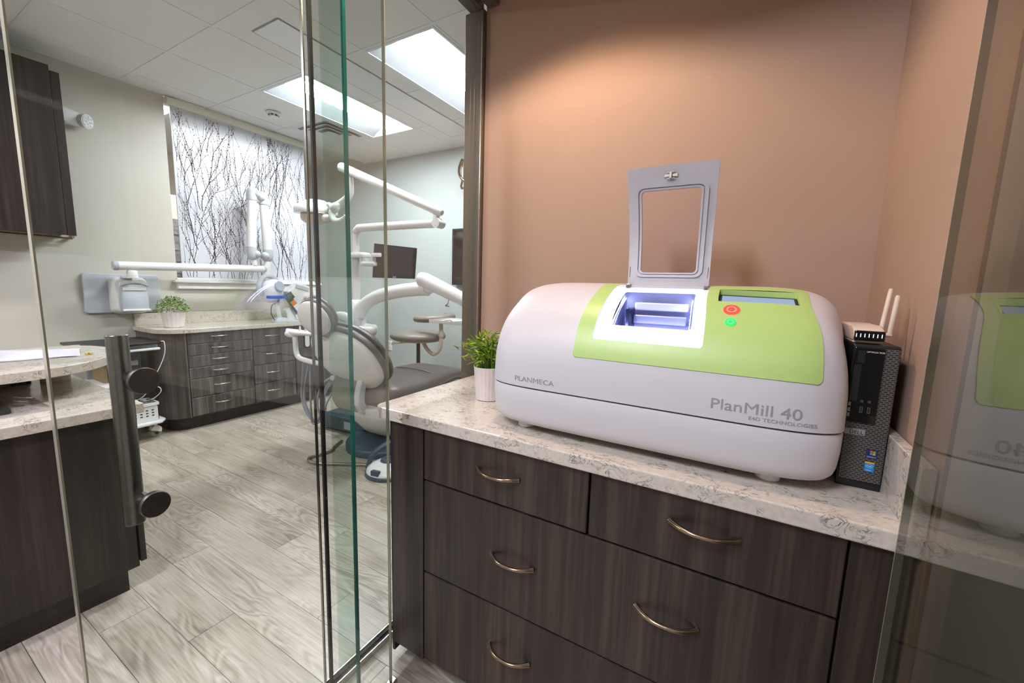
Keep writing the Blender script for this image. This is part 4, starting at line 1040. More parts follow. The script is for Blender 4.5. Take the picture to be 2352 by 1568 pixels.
def mouse(name, label, c, ang, mat, accent=None, S=1.0):
    t = thing(name, label, 'mouse', c)
    X = Vector((math.cos(ang), math.sin(ang), 0)); Y = Vector((-math.sin(ang), math.cos(ang), 0))
    m = MB(); c = Vector(c); rings = []
    for i in range(13):
        s = -1 + 2 * i / 12; w = 0.033 * (1 - abs(s) ** 3.2) ** 0.5 * S; h = (0.036 * (1 - abs(s + 0.12 * (1 - s * s)) ** 2.4) ** 0.6 + 0.002) * S
        rings.append([c + X * 0.057 * S * s + Y * w * math.cos(a) * (1 - 0.10 * math.cos(s * 2)) + Vector((0, 0, max(0.001, h * math.sin(a)) if a <= PI + 1e-6 else 0.0008)) for a in [PI * j / 14 for j in range(15)]])
    m.loft(rings); b = m.build('body', M[mat], t, smooth=50)
    if accent:
        m = MB(); rr2 = []
        for i in range(7):
            s = 0.05 + 0.55 * i / 6; h = (0.036 * (1 - abs(s + 0.12 * (1 - s * s)) ** 2.4) ** 0.6 + 0.002) * S
            rr2.append([c + X * 0.057 * S * s + Y * yy * S + Vector((0, 0, h + 0.0006 - abs(yy) * 0.25)) for yy in (-0.016, -0.008, 0, 0.008, 0.016)])
        m.loft(rr2, cap=False, closed=False); m.build('top_cover', M[accent], t, smooth=60)
    MB().cyl(c + X * 0.03 * S - Y * 0.003 + Vector((0, 0, 0.029 * S)), c + X * 0.03 * S + Y * 0.003 + Vector((0, 0, 0.029 * S)), 0.008 * S, n=16).build('scroll_wheel', M['grey_mid'], t)
    return t
mouse('computer_mouse', 'black computer mouse on the quartz desk top under the raised shelf', (-1.82, 0.44, 0.8055), 1.9, 'black_gloss', None, 1.0)

# keyboard in a clear bag
t = thing('bagged_keyboard', 'black keyboard wrapped in clear crinkled plastic on the desk', 'keyboard', (-1.30, 0.22, 0.8055))
m = MB(); kb = [(-1.39, -0.16), (-1.225, -0.16), (-1.235, 0.335), (-1.40, 0.345)]
m.prism(kb, 0.8065, 0.822); m.build('key_body', M['black'], t, smooth=0, bevel=0.004)
for i in range(14):
    for j in range(4):
        if i < 6: continue
        MB().box(-1.375 + j * 0.034, -0.145 + i * 0.0335, 0.8222, -1.346 + j * 0.034, -0.116 + i * 0.0335, 0.829).build('key', M['black'], t, smooth=0, bevel=0.002, seg=1)
m = MB(); g = 26; grid = []; rb = random.Random(3)
for i in range(g + 1):
    row = []
    for j in range(g + 1):
        u, v = i / g, j / g
        x = -1.46 + 0.27 * u; y = -0.2 + 0.63 * v
        e = min(u, 1 - u, v, (1 - v)) * 2
        row.append((x + rb.uniform(-1, 1) * 0.003, y + rb.uniform(-1, 1) * 0.003, 0.8085 + 0.030 * min(1, e * 2.4) ** 0.7 + rb.uniform(0, 0.007) * min(1, e * 4)))
    grid.append(row)
m.loft(grid, cap=False, closed=False); m.build('plastic_bag', M['bag'], t, smooth=30, fixn=False)

# ------------------------------------------------------------------ wall cabinet upper left
t = thing('wall_cabinet', 'dark walnut wall cabinet high on the greige wall at upper left', 'cabinet', (-3.35, 0.4, 1.58))
MB().box(WX + 0.002, -0.4, 1.60, -3.222, 1.028, 2.665).build('carcass', M['dark_wood_d'], t, smooth=0)
MB().box(-3.2215, 0.988, 1.583, -3.203, 1.034, 2.672).build('filler_strip', M['dark_wood_d'], t, smooth=0, bevel=0.001, seg=1)
MB().box(-3.2215, 0.50, 1.583, -3.198, 0.985, 2.702).build('door', M['dark_wood_d'], t, smooth=0, bevel=0.001, seg=1)
MB().box(-3.2215, 0.00, 1.583, -3.198, 0.497, 2.702).build('door', M['dark_wood_d'], t, smooth=0, bevel=0.001, seg=1)
MB().box(WX + 0.002, -0.4, 1.585, WX + 0.02, 1.03, 1.5995).build('light_valance', M['beige_door'], t, smooth=0)
m = MB(); m.tube([(WX + 0.05, -0.3, 1.578), (WX + 0.05, 1.045, 1.578), (WX + 0.05, 1.065, 1.582), (WX + 0.035, 1.075, 1.592), (WX + 0.012, 1.075, 1.597)], [0.007, 0.007, 0.013, 0.015, 0.012], 14); m.build('hanging_rail', M['bronze'], t)

# emergency light
t = thing('emergency_light', 'white oval emergency light head with faceted lens on the greige wall', 'light', (WX, 1.15, 2.47))
MB().ell((WX + 0.050, 1.07, 2.475), (0.050, 0, 0), (0, 0.155, -0.012), (0, 0.004, 0.062), 0.9, 0.95).build('housing', M['white'], t, smooth=60)
LA = Vector((0.80, 0.58, -0.14)).normalized(); LC = Vector((WX + 0.060, 1.188, 2.462))
hl = MB().cyl(LC, LC + LA * 0.045, 0.045, 0.052, n=32).build('lamp_head', M['white'], t, smooth=50, bevel=0.004)
MB().cyl(LC + LA * 0.0452, LC + LA * 0.049, 0.046, 0.044, n=32).build('lens', M['crystal'], hl, smooth=50)
LX = LA.cross(Vector((0, 0, 1))).normalized(); LY = LX.cross(LA)
m = MB()
for a in range(12):
    r_ = 0.015 if a < 4 else 0.033; an = a * PI / 2 if a < 4 else (a - 4) * PI / 4
    m.ell(LC + LA * 0.049 + LX * r_ * math.cos(an) + LY * r_ * math.sin(an), LX * 0.008, LY * 0.008, LA * 0.005, n=10, k=5)
stuff(m.build('lens_facets', M['crystal'], hl, smooth=20))
MB().cyl((WX + 0.078, 1.095, 2.425), (WX + 0.082, 1.095, 2.422), 0.004, n=10).build('status_dot', M['ink_green'], t)

# ------------------------------------------------------------------ x-ray unit on the wall with long arm
t = thing('xray_arm', 'white wall mounted dental x-ray unit with long folding arm', 'x-ray machine', (WX, 1.4, 1.15))
MB().prism(rrect(1.105, 1.003, 1.592, 1.322, 0.022, 5), 0.0, 0.028, lambda x, y, z: (WX + 0.001 + z, x, y)).build('wall_plate', M['grey_plastic'], t, smooth=40, bevel=0.006, seg=3)
m = MB(); rg_ = []
for d, s, dz in ((0.0, 1.0, 0.0), (0.05, 1.0, 0), (0.085, 0.96, 0.0), (0.10, 0.88, 0.0)):
    rg_.append([(WX + 0.029 + d, 1.365 + x * s, 1.148 + y * s + dz) for x, y in rrect(-0.115, -0.150, 0.115, 0.150, 0.045, 6)])
m.loft(rg_); body = m.build('control_body', M['white'], t, smooth=50, bevel=0.004)
rg_ = [[(WX + 0.1292 + d, 1.375 + x * s, 1.142 + y * s) for x, y in rrect(-0.085, -0.125, 0.092, 0.10, 0.02, 5)] for d, s in ((0, 1.0), (0.022, 0.97), (0.026, 0.93))]
MB().loft(rg_).build('front_cover', M['grey_plastic'], body, smooth=45)
MB().box(WX + 0.1554, 1.300, 1.190, WX + 0.163, 1.452, 1.214).build('control_strip', M['white'], body, smooth=0, bevel=0.003)
m = MB(); m.prism([(1.288, 1.232)] + [(1.288 + 0.178 * i / 10, 1.232 + 0.026 * math.sin(PI * i / 10)) for i in range(11)][1:-1] + [(1.466, 1.232), (1.466, 1.205)] + [(1.466 - 0.178 * i / 10, 1.205 + 0.028 * math.sin(PI * i / 10)) for i in range(1, 10)] + [(1.288, 1.205)], 0, 0.012, lambda x, y, z: (WX + 0.150 + z, x, y + 0.02))
m.build('brow', M['white'], body, smooth=30, bevel=0.002)
MB().box(WX + 0.150, 1.292, 1.020, WX + 0.166, 1.472, 1.038).build('lip', M['white'], body, smooth=0, bevel=0.005)
AX = -3.28
MB().lathe([(0.036, 0.0), (0.036, 0.03), (0.034, 0.032), (0.034, 0.055), (0.028, 0.063), (0, 0.065)], (AX, 1.345, 1.292), n=28).build('arm_post', M['white'], t, smooth=40)
MB().box(WX + 0.10, 1.31, 1.288, AX + 0.02, 1.38, 1.304).build('post_bracket', M['white'], t, smooth=0, bevel=0.004)
m = MB(); m.tube([(AX, 1.262, 1.387), (AX, 1.30, 1.388), (AX, 2.34, 1.416), (AX, 2.378, 1.417)], 0.034, 28, flat=1.0); arm = m.build('boom', M['white'], t, smooth=50)
MB().tube([(AX, 1.232, 1.386), (AX, 1.24, 1.3862), (AX, 1.2618, 1.387)], [0.030, 0.0365, 0.0365], 28).build('boom_cap', M['grey_plastic'], arm, smooth=50)
MB().tube([(AX, 2.3785, 1.417), (AX, 2.392, 1.4175), (AX, 2.402, 1.4176)], [0.0365, 0.0365, 0.031], 28).build('boom_cap', M['grey_plastic'], arm, smooth=50)
MB().cyl((AX, 2.295, 1.448), (AX, 2.295, 1.52), 0.026, n=24).build('riser', M['white'], t, smooth=50)
# folded pair: two uprights with knuckles
for (yb, zb, yt, zt, side) in ((2.275, 1.555, 2.305, 2.150, 1), (2.432, 1.545, 2.418, 2.125, -1)):
    MB().tube([(AX, yb, zb + 0.07), (AX, yt, zt - 0.07)], [0.043, 0.041], 28).build('upright', M['white'], t, smooth=50)
    for (y, z, sg) in ((yb, zb, -1), (yt, zt, 1)):
        k = MB(); k.tube(spline([(AX, y, z - sg * 0.069), (AX, y, z - sg * 0.02), (AX, y + side * 0.012, z + sg * 0.018), (AX, y + side * 0.045, z + sg * 0.012)], 5), [0.0465] * 10 + [0.044, 0.04, 0.036, 0.032, 0.028, 0.018], 24)
        kn = k.build('knuckle', M['grey_plastic'], t, smooth=60)
        MB().ell((AX + 0.01, y + side * 0.035, z - sg * 0.005), (0.05, 0, 0), (0, 0.040, 0), (0, 0, 0.040)).build('pivot_cap', M['grey_plastic'], kn, smooth=60)
MB().cyl((AX, 2.325, 2.085), (AX, 2.40, 2.085), 0.022, n=20).build('knuckle_link', M['grey_plastic'], t)
MB().tube([(AX, 2.425, 1.495), (AX, 2.42, 1.44), (AX, 2.413, 1.355)], [0.032, 0.036, 0.037], 24).build('head_stem', M['white'], t, smooth=50)
m = MB(); m.tube(spline([(AX + 0.03, 2.318, 1.165), (AX + 0.03, 2.312, 1.26), (AX + 0.03, 2.36, 1.335), (AX + 0.03, 2.43, 1.345), (AX + 0.03, 2.49, 1.31)], 5), 0.022, 14, flat=1.6); m.build('yoke', M['grey_plastic'], t, smooth=60)
MB().ell((AX + 0.02, 2.44, 1.20), (0.10, 0, 0), (0, 0.105, 0.02), (0, -0.02, 0.12), 0.75, 0.8).build('tube_head', M['white'], t, smooth=60)
MB().cyl((AX + 0.06, 2.455, 1.235), (AX + 0.13, 2.47, 1.25), 0.045, 0.052, n=28).build('collimator', M['grey_plastic'], t, smooth=50, bevel=0.004)
# ------------------------------------------------------------------ equipment cart by the wall
t = thing('equipment_cart', 'white rolling equipment cart with black closed laptop shelf beside the greige wall', 'cart', (-3.2, 1.18, 0))
tp = [(-3.40, 0.965), (-2.99, 0.945), (-2.93, 0.985), (-2.93, 1.33), (-3.0, 1.385), (-3.40, 1.40)]
MB().prism([(-3.415, 0.93), (-2.975, 0.905), (-2.94, 0.94), (-2.965, 1.372), (-2.985, 1.392), (-3.415, 1.40)], 0.784, 0.800).build('top_board', M['black'], t, smooth=0, bevel=0.003)
MB().box(-3.40, 1.0, 0.757, -2.995, 1.372, 0.7835).build('tray_frame', M['grey_plastic'], t, smooth=0, bevel=0.008)
MB().prism([(-3.30, 1.13), (-2.965, 1.13), (-2.96, 1.375), (-3.0, 1.38), (-3.30, 1.38)], 0.738, 0.7565).build('pull_out_tray', M['white'], t, smooth=0, bevel=0.006)
MB().obox((-3.34, 1.20, 0.50), (0.012, 0, 0.03), (0, 0.165, 0), (0, 0, 0.235)).build('back_panel', M['grey_mid'], t, smooth=0, bevel=0.004)
MB().box(-3.40, 1.065, 0.25, -3.08, 1.085, 0.737).build('side_board', M['amber'], t, smooth=0, bevel=0.002)
MB().box(-3.36, 1.09, 0.600, -3.18, 1.30, 0.640).build('inner_bracket', M['grey_plastic'], t, smooth=0, bevel=0.004)
MB().prism([(-3.36, 0.98), (-2.98, 0.98), (-2.94, 1.02), (-2.94, 1.30), (-2.98, 1.34), (-3.36, 1.34)], 0.485, 0.505).build('middle_shelf', M['white'], t, smooth=0, bevel=0.006)
MB().box(-3.32, 1.10, 0.16, -3.24, 1.20, 0.737).build('column', M['grey_plastic'], t, smooth=0, bevel=0.006)
base_ = MB().prism([(-3.38, 1.0), (-3.0, 1.0), (-2.97, 1.05), (-2.99, 1.36), (-3.05, 1.40), (-3.38, 1.40)], 0.135, 0.158).build('base_shelf', M['white'], t, smooth=0, bevel=0.008)
for x, y in ((-3.10, 1.345), (-3.30, 1.345), (-3.10, 1.05), (-3.30, 1.05)):
    c = MB().prism([(-0.028, 0.0)] + [(0.036 * math.cos(a), 0.036 * math.sin(a)) for a in [math.radians(q) for q in range(-40, 181, 20)]], -0.026, -0.016, lambda a, b, z: (x + z + 0.004, y + a, 0.062 + b)).build('caster', M['white'], t, smooth=40, bevel=0.002)
    MB().prism([(-0.028, 0.0)] + [(0.036 * math.cos(a), 0.036 * math.sin(a)) for a in [math.radians(q) for q in range(-40, 181, 20)]], 0.016, 0.026, lambda a, b, z: (x + z - 0.004, y + a, 0.062 + b)).build('caster_fork', M['white'], c, smooth=40, bevel=0.002)
    MB().cyl((x - 0.0115, y, 0.0362), (x + 0.0115, y, 0.0362), 0.036, n=32).build('wheel', M['grey_mid'], c, smooth=50, bevel=0.004)
    MB().cyl((x - 0.026, y, 0.0362), (x + 0.0245, y, 0.0362), 0.011, n=20).build('axle_cap', M['black'], c, smooth=50)
    MB().cyl((x, y, 0.098), (x, y, 0.134), 0.016, n=20).build('swivel', M['nickel'], c)
t = thing('cable_basket', 'white slotted plastic basket full of cables on the cart base', 'basket', (-3.15, 1.22, 0.159))
bx0, bx1, by0, by1, bz0, bz1 = -3.225, -3.03, 1.14, 1.352, 0.1595, 0.285
m = MB(); m.box(bx0, by0, bz0, bx1, by1, bz0 + 0.005); m.build('floor_plate', M['white'], t, smooth=0)
for nm, b in (('wall', (bx0, by0, bx0 + 0.004, by1)), ('wall', (bx0, by0, bx1, by0 + 0.004)), ('wall', (bx0, by1 - 0.004, bx1, by1)), ('wall', (bx1 - 0.004, by0, bx1, by1))):
    wq = MB().box(b[0], b[1], bz0 + 0.0052, b[2], b[3], bz1).build('basket_wall', M['white'], t, smooth=0)
for i in range(4):
    for j in range(3):
        MB().box(bx1 + 0.0002, by1 - 0.045 - i * 0.036, 0.200 + j * 0.022, bx1 + 0.0008, by1 - 0.030 - i * 0.036, 0.209 + j * 0.022).build('slot', M['black'], t, smooth=0)
m = MB(); rim_ = rrect(bx0 - 0.008, by0 - 0.008, bx1 + 0.010, by1 + 0.008, 0.015, 4); rin = rrect(bx0 + 0.004, by0 + 0.004, bx1 - 0.004, by1 - 0.004, 0.01, 4)
m.loft([[(x, y, bz1) for x, y in rim_], [(x, y, bz1 + 0.022) for x, y in rim_], [(x, y, bz1 + 0.022) for x, y in rin], [(x, y, bz1) for x, y in rin]], cap=False); m.build('basket_rim', M['white'], t, smooth=30, bevel=0.002)
t = thing('cable_bundle', 'tangle of black and grey cables filling the white basket', 'cables', (-3.12, 1.25, 0.28))
for i, (col, pts) in enumerate((('black', [(-3.2, 1.17, 0.29), (-3.12, 1.2, 0.325), (-3.06, 1.30, 0.318), (-3.08, 1.335, 0.33), (-3.15, 1.32, 0.31)]), ('grey_mid', [(-3.18, 1.3, 0.28), (-3.1, 1.33, 0.322), (-3.05, 1.34, 0.335), (-3.05, 1.26, 0.32), (-3.12, 1.18, 0.295)]), ('black', [(-3.1, 1.16, 0.28), (-3.06, 1.22, 0.315), (-3.14, 1.27, 0.32), (-3.18, 1.2, 0.29)]))):
    m = MB(); m.tube(spline(pts, 8), 0.0045, 8)
    m.build('cable', M[col], t, smooth=60)
m = MB(); m.tube(spline([(-2.97, 1.385, 0.803), (-2.955, 1.40, 0.795), (-2.96, 1.397, 0.70), (-2.985, 1.36, 0.58), (-3.02, 1.31, 0.47), (-3.04, 1.28, 0.38), (-3.08, 1.22, 0.325), (-3.12, 1.18, 0.30)], 8), 0.0032, 8)
tag(m.build('white_cable', M['white'], None), 'long white cable hanging from the cart top into the basket', 'cable')
m = MB(); m.tube(spline([(-3.03, 1.30, 0.44), (-3.01, 1.36, 0.43), (-3.0, 1.365, 0.39), (-3.04, 1.32, 0.335), (-3.10, 1.24, 0.315)], 8), 0.0032, 8)
tag(m.build('white_cable', M['white'], None), 'short white cable loop bulging above the basket', 'cable')
mouse('computer_mouse', 'glossy black and red computer mouse on the middle shelf of the cart', (-3.01, 1.155, 0.5055), 2.5, 'black_gloss', 'red', 1.05)
t = thing('tube_bottle', 'white squeeze tube lying on the middle shelf behind the red mouse', 'tube', (-3.12, 1.2, 0.506))
MB().tube([(-3.10, 1.13, 0.53), (-3.11, 1.20, 0.53), (-3.12, 1.30, 0.528)], [0.022, 0.023, 0.010], 20).build('tube_body', M['white'], t)
MB().cyl((-3.099, 1.1295, 0.53), (-3.094, 1.10, 0.53), 0.014, n=20).build('cap', M['grey_plastic'], t)

# ------------------------------------------------------------------ operatory cabinet along the greige wall
t = thing('operatory_cabinet', 'long charcoal wood drawer cabinet under the twig panel with rounded end', 'cabinet', (-3.25, 2.3, 0))
FX = -3.0
def rc(inset, y_end):
    R = 0.20 - inset
    pts = [(WX + 0.004, 1.405 + inset)]
    cx_, cy_ = FX - 0.021 - 0.20, 1.405 + 0.20
    pts += [(cx_ + R * math.sin(a), cy_ - R * math.cos(a)) for a in [math.radians(q) for q in range(0, 91, 9)]]
    pts += [(FX - 0.021 - inset, y_end), (WX + 0.004, y_end)]
    return pts
MB().prism(rc(0.0, 3.3), 0.115, 0.848).build('carcass', M['dark_wood_y'], t, smooth=30)
MB().prism(rc(0.06, 3.3), 0.0, 0.1145).build('toe_kick', M['toe'], t, smooth=30)
MB().prism([(FX - 0.0208, 1.553), (FX - 0.0208, 1.565), (FX - 0.001, 1.565), (FX - 0.001, 1.556)], 0.118, 0.846).build('corner_strip', M['dark_wood_y'], t, smooth=0)
zs = [0.846, 0.748, 0.648, 0.546, 0.446, 0.284, 0.122]
for i in range(6):
    d = MB().box(FX - 0.0205, 1.572, zs[i + 1] + 0.006, FX, 2.086, zs[i]).build('drawer', M['dark_wood_y'], t, smooth=0, bevel=0.0015, seg=1)
    bow_handle(d, 'handle', (FX, 1.815, (zs[i] + zs[i + 1]) / 2 + 0.012), (0, 1, 0), (1, 0, 0), M['nickel'], 0.128, 0.028)
zr = [0.846, 0.672, 0.488, 0.303, 0.122]
for i in range(4):
    d = MB().box(FX - 0.0205, 2.095, zr[i + 1] + 0.006, FX, 2.502, zr[i]).build('drawer', M['dark_wood_y'], t, smooth=0, bevel=0.0015, seg=1)
    bow_handle(d, 'handle', (FX, 2.275, (zr[i] + zr[i + 1]) / 2 + 0.012), (0, 1, 0), (1, 0, 0), M['nickel'], 0.128, 0.028)
d = MB().box(FX - 0.0205, 2.511, 0.125, FX, 3.29, 0.846).build('door', M['dark_wood_y'], t, smooth=0, bevel=0.0015, seg=1)
gr = MB().prism(rrect(2.60, 0.60, 2.68, 0.76, 0.03, 5), 0.0, 0.006, lambda x, y, z: (FX + 0.0003 + z, x, y)).build('glove_slot', M['black'], d, smooth=40)
MB().prism(rrect(2.615, 0.615, 2.665, 0.745, 0.024, 5), 0.0, 0.003, lambda x, y, z: (FX + 0.0066 + z, x, y)).build('glove_pull', M['white_soft'], gr, smooth=40)
t = thing('operatory_counter', 'pale flecked quartz counter with upstand on the charcoal drawer cabinet', 'countertop', (-3.25, 2.3, 0.849))
def rc2(y0_, y1):
    R = 0.21; fx = -2.975
    return [(WX + 0.004, y0_)] + [(fx - R + R * math.sin(a), y0_ + R - R * math.cos(a)) for a in [math.radians(q) for q in range(0, 91, 9)]] + [(fx, y1), (WX + 0.004, y1)]
MB().prism(rc2(1.385, 2.66), 0.8485, 0.886).build('slab', M['quartz'], t, smooth=30, bevel=0.004)
MB().box(WX + 0.004, 1.40, 0.8862, WX + 0.026, 2.66, 0.990).build('upstand', M['quartz'], t, smooth=0, bevel=0.002)

# small far plant
t = thing('small_plant', 'small bushy green plant in white ribbed pot on the operatory counter', 'plant', (-3.21, 1.567, 0.8865))
n = 60; rings = []
for r_, h in [(0.062, 0), (0.068, 0.002), (0.082, 0.125), (0.083, 0.128), (0.079, 0.128), (0.076, 0.11)]:
    rings.append([(-3.21 + (r_ + 0.0022 * math.cos(15 * 2 * PI * j / n) * (0 < h < 0.128)) * math.cos(2 * PI * j / n), 1.567 + (r_ + 0.0022 * math.cos(15 * 2 * PI * j / n) * (0 < h < 0.128)) * math.sin(2 * PI * j / n), 0.8867 + h) for j in range(n)])
MB().loft(rings).build('pot', M['pot'], t, smooth=60)
fm = MB(); rf = random.Random(9)
for i in range(900):
    a = rf.uniform(0, 2 * PI); el = rf.uniform(0.0, 1.45); rr_ = rf.uniform(0.45, 1.0) ** 0.5
    R = 0.105 * rr_ * (1 + 0.18 * math.sin(5 * a) * math.cos(3 * el))
    c = Vector((-3.21 + R * 1.15 * math.cos(a) * math.cos(el), 1.567 + R * 1.15 * math.sin(a) * math.cos(el), 1.018 + R * 1.15 * math.sin(el)))
    X = Vector((rf.uniform(-1, 1), rf.uniform(-1, 1), rf.uniform(-.4, 1))).normalized(); Y = X.cross(Vector((rf.uniform(-1, 1), rf.uniform(-1, 1), rf.uniform(-1, 1)))).normalized()
    s = rf.uniform(0.007, 0.013)
    fm.add([c - X * s, c + Y * s * 0.5, c + X * s, c - Y * s * 0.5], [(0, 1, 2, 3)], m=rf.choice((0, 0, 1)))
stuff(fm.build('foliage', [M['leaf_far'], M['leaf2']], t, smooth=0, fixn=False))

# curing light in its charger, camera handpiece in its cradle, paper dispenser
t = thing('curing_light', 'blue tipped white curing light standing in a grey charger on the counter', 'curing light', (-3.080, 2.410, 0.8865))
MB().loft([[(-3.08 + x * s, 2.414 + y * s, 0.887 + h) for x, y in rrect(-0.06, -0.075, 0.06, 0.075, 0.03, 5)] for h, s in ((0, 1), (0.012, 1), (0.035, 0.8), (0.05, 0.4))]).build('charger', M['grey_plastic'], t, smooth=50)
MB().tube([(-3.080, 2.405, 0.935), (-3.080, 2.395, 1.01), (-3.080, 2.390, 1.09)], [0.021, 0.018, 0.022], 18).build('handpiece', M['white'], t)
MB().tube([(-3.080, 2.390, 1.09), (-3.070, 2.390, 1.13)], [0.022, 0.016], 18).build('collar', M['grey_plastic'], t)
MB().box(-2.985, 2.261, 1.128, -3.045, 2.429, 1.158).build('tip_shield', M['blue'], t, smooth=0, bevel=0.006)
m = MB(); m.tube(spline([(-3.080, 2.380, 1.08), (-3.050, 2.317, 1.06), (-3.050, 2.308, 0.98), (-3.060, 2.342, 0.915), (-3.070, 2.361, 0.90)], 8), 0.004, 8); m.build('cord', M['black'], t)
t = thing('handpiece_cradle', 'clear white cradle holding an orange and green tipped handpiece on the counter', 'dental tool', (-3.075, 2.525, 0.8865))
MB().loft([[(-3.055 + x * s, 2.525 + y * s, 0.887 + h) for x, y in rrect(-0.07, -0.085, 0.07, 0.085, 0.03, 5)] for h, s in ((0, 1), (0.008, 1), (0.02, 0.72))]).build('cradle_base', M['grey_plastic'], t, smooth=50)
MB().tube([(-3.055, 2.515, 0.905), (-3.055, 2.500, 0.98), (-3.055, 2.476, 1.03)], [0.05, 0.035, 0.045], 20, flat=0.5).build('cradle_stem', M['white'], t)
hp = MB().obox((-3.025, 2.515, 1.075), (0.020, 0, 0), (0, 0.066, -0.098), (0, 0.026, 0.017)).build('handpiece', M['slate_plastic'], t, smooth=0, bevel=0.008)
MB().obox((-3.003, 2.481, 1.155), (0.004, 0, 0), (0, 0.022, -0.03), (0, 0.026, 0.017)).build('green_head', M['green_dark'], hp, smooth=0, bevel=0.002)
MB().obox((-3.002, 2.513, 1.082), (0.004, 0, 0), (0, 0.016, -0.02), (0, 0.022, 0.014)).build('orange_button', M['orange'], hp, smooth=0, bevel=0.002)
MB().obox((-3.002, 2.549, 1.032), (0.005, 0, 0), (0, 0.024, -0.032), (0, 0.020, 0.013)).build('white_sleeve', M['white'], hp, smooth=0, bevel=0.003)
MB().obox((-3.015, 2.585, 0.968), (0.016, 0, 0), (0, 0.014, -0.018), (0, 0.022, 0.014)).build('orange_tip', M['orange'], hp, smooth=0, bevel=0.006)
MB().cyl((-3.015, 2.591, 0.955), (-3.015, 2.607, 0.92), 0.007, n=12).build('metal_tip', M['nickel'], hp)
t = thing('paper_dispenser', 'white slanted countertop dispenser with rolls beside the chair headrest', 'dispenser', (-3.25, 2.75, 0.8865))
sd = [(2.56, 0.8868), (2.80, 0.8868), (2.80, 0.91), (2.70, 0.93), (2.72, 1.10), (2.86, 1.10), (2.86, 1.19), (2.71, 1.285), (2.55, 1.20), (2.60, 1.02)]
body = [(2.62, 0.8868), (2.76, 0.8868), (2.765, 0.90), (2.70, 0.94), (2.69, 1.10), (2.87, 1.135), (2.88, 1.20), (2.72, 1.285), (2.545, 1.195), (2.60, 1.05)]
MB().prism([(a - 0.0, b) for a, b in body], -3.31, -3.14, lambda x, y, z: (z, x, y)).build('dispenser_body', M['white'], t, smooth=30, bevel=0.006)
MB().obox((-3.135, 2.70, 1.235), (0.004, 0, 0), (0, 0.075, -0.02), (0, 0.006, 0.018)).build('slot_cover', M['grey_plastic'], t, smooth=0, bevel=0.002)
for k in range(3):
    MB().cyl((-3.138, 2.735 + k * 0.05, 1.135 + k * 0.008), (-3.08, 2.735 + k * 0.05, 1.135 + k * 0.008), 0.022, n=18).build('roll', M['white_soft'], t)
MB().box(-3.33, 2.58, 0.8868, -3.08, 2.66, 0.899).build('foot_plate', M['white'], t, smooth=0, bevel=0.004)

# ------------------------------------------------------------------ dental chair (heads towards the viewer, along +Y)
CXh = -1.46
t = thing('dental_chair', 'dental patient chair with charcoal cushions and white rear shell', 'dental chair', (CXh, 2.3, 0))
MB().loft([[(-1.44 + 0.33 * s * math.cos(a), 2.33 + 0.36 * s * math.sin(a), z) for a in [2 * PI * i / 40 for i in range(40)]] for z, s in ((0.0, 1.0), (0.045, 1.0), (0.060, 0.96), (0.066, 0.8))]).build('base_plate', M['slate_plastic'], t, smooth=50)
jb_ = MB().obox((-1.93, 2.36, 0.085), (0.26, 0.015, 0), (-0.01, 0.13, 0), (0, 0, 0.062)).build('junction_box', M['slate_plastic'], t, smooth=0, bevel=0.012)
MB().obox((-1.86, 2.2315, 0.082), (0.038, 0.0022, 0), (0, 0.0006, 0), (0, 0, 0.034)).build('rating_plate', M['grey_plastic'], jb_, smooth=0)
rg_ = []
for z, rx, ry, dy in ((0.07, 0.13, 0.14, 0.10), (0.10, 0.19, 0.20, 0.07), (0.16, 0.255, 0.27, 0.03), (0.24, 0.295, 0.31, 0.0), (0.33, 0.31, 0.33, -0.02), (0.375, 0.305, 0.33, -0.03), (0.385, 0.29, 0.315, -0.03)):
    rg_.append([(-1.42 + rx * math.cos(a), 2.34 + dy + ry * math.sin(a), z) for a in [2 * PI * i / 44 for i in range(44)]])
MB().loft(rg_).build('pedestal', M['white_soft'], t, smooth=60)
# steel bracket between pedestal and back
brk = MB(); pth = spline([(0, 1.985, 0.345), (0, 1.945, 0.43), (0, 1.955, 0.53), (0, 1.99, 0.63)], 5)
rgs = []
for p in pth: rgs.append([(-1.66, p.y, p.z), (-1.40, p.y, p.z), (-1.40, p.y + 0.045, p.z + 0.01), (-1.66, p.y + 0.045, p.z + 0.01)])
brk.loft(rgs); brk.build('bracket', M['steel'], t, smooth=50, bevel=0.008)
brc = MB(); rgs = []
for p in pth: rgs.append([(-1.399, p.y - 0.006, p.z), (-1.345, p.y - 0.006, p.z), (-1.345, p.y + 0.05, p.z + 0.01), (-1.399, p.y + 0.05, p.z + 0.01)])
brc.loft(rgs); brc.build('bracket_cover', M['grey_plastic'], t, smooth=50, bevel=0.004)
# seat cushion: sections along +Y
def sec(y, z, w, th, cx=CXh, n=28, e=0.45):
    o = []
    for i in range(n):
        a = 2 * PI * i / n
        o.append((cx + w * math.copysign(abs(math.cos(a)) ** e, math.cos(a)), y, z + th * math.copysign(abs(math.sin(a)) ** 0.75, math.sin(a))))
    return o
MB().loft([sec(2.07, 0.47, 0.20, 0.05), sec(2.11, 0.465, 0.27, 0.085), sec(2.25, 0.455, 0.295, 0.095), sec(2.45, 0.470, 0.30, 0.085), sec(2.70, 0.505, 0.295, 0.065), sec(2.9, 0.515, 0.275, 0.05), sec(3.1, 0.475, 0.24, 0.045), sec(3.22, 0.44, 0.19, 0.04), sec(3.25, 0.435, 0.12, 0.025)]).build('seat_cushion', M['leather_grey'], t, smooth=70)
MB().loft([sec(2.08, 0.41, 0.2, 0.03), sec(2.2, 0.385, 0.26, 0.045), sec(2.6, 0.42, 0.26, 0.03), sec(2.95, 0.455, 0.23, 0.02), sec(3.1, 0.425, 0.2, 0.018)]).build('seat_shell', M['black'], t, smooth=60)
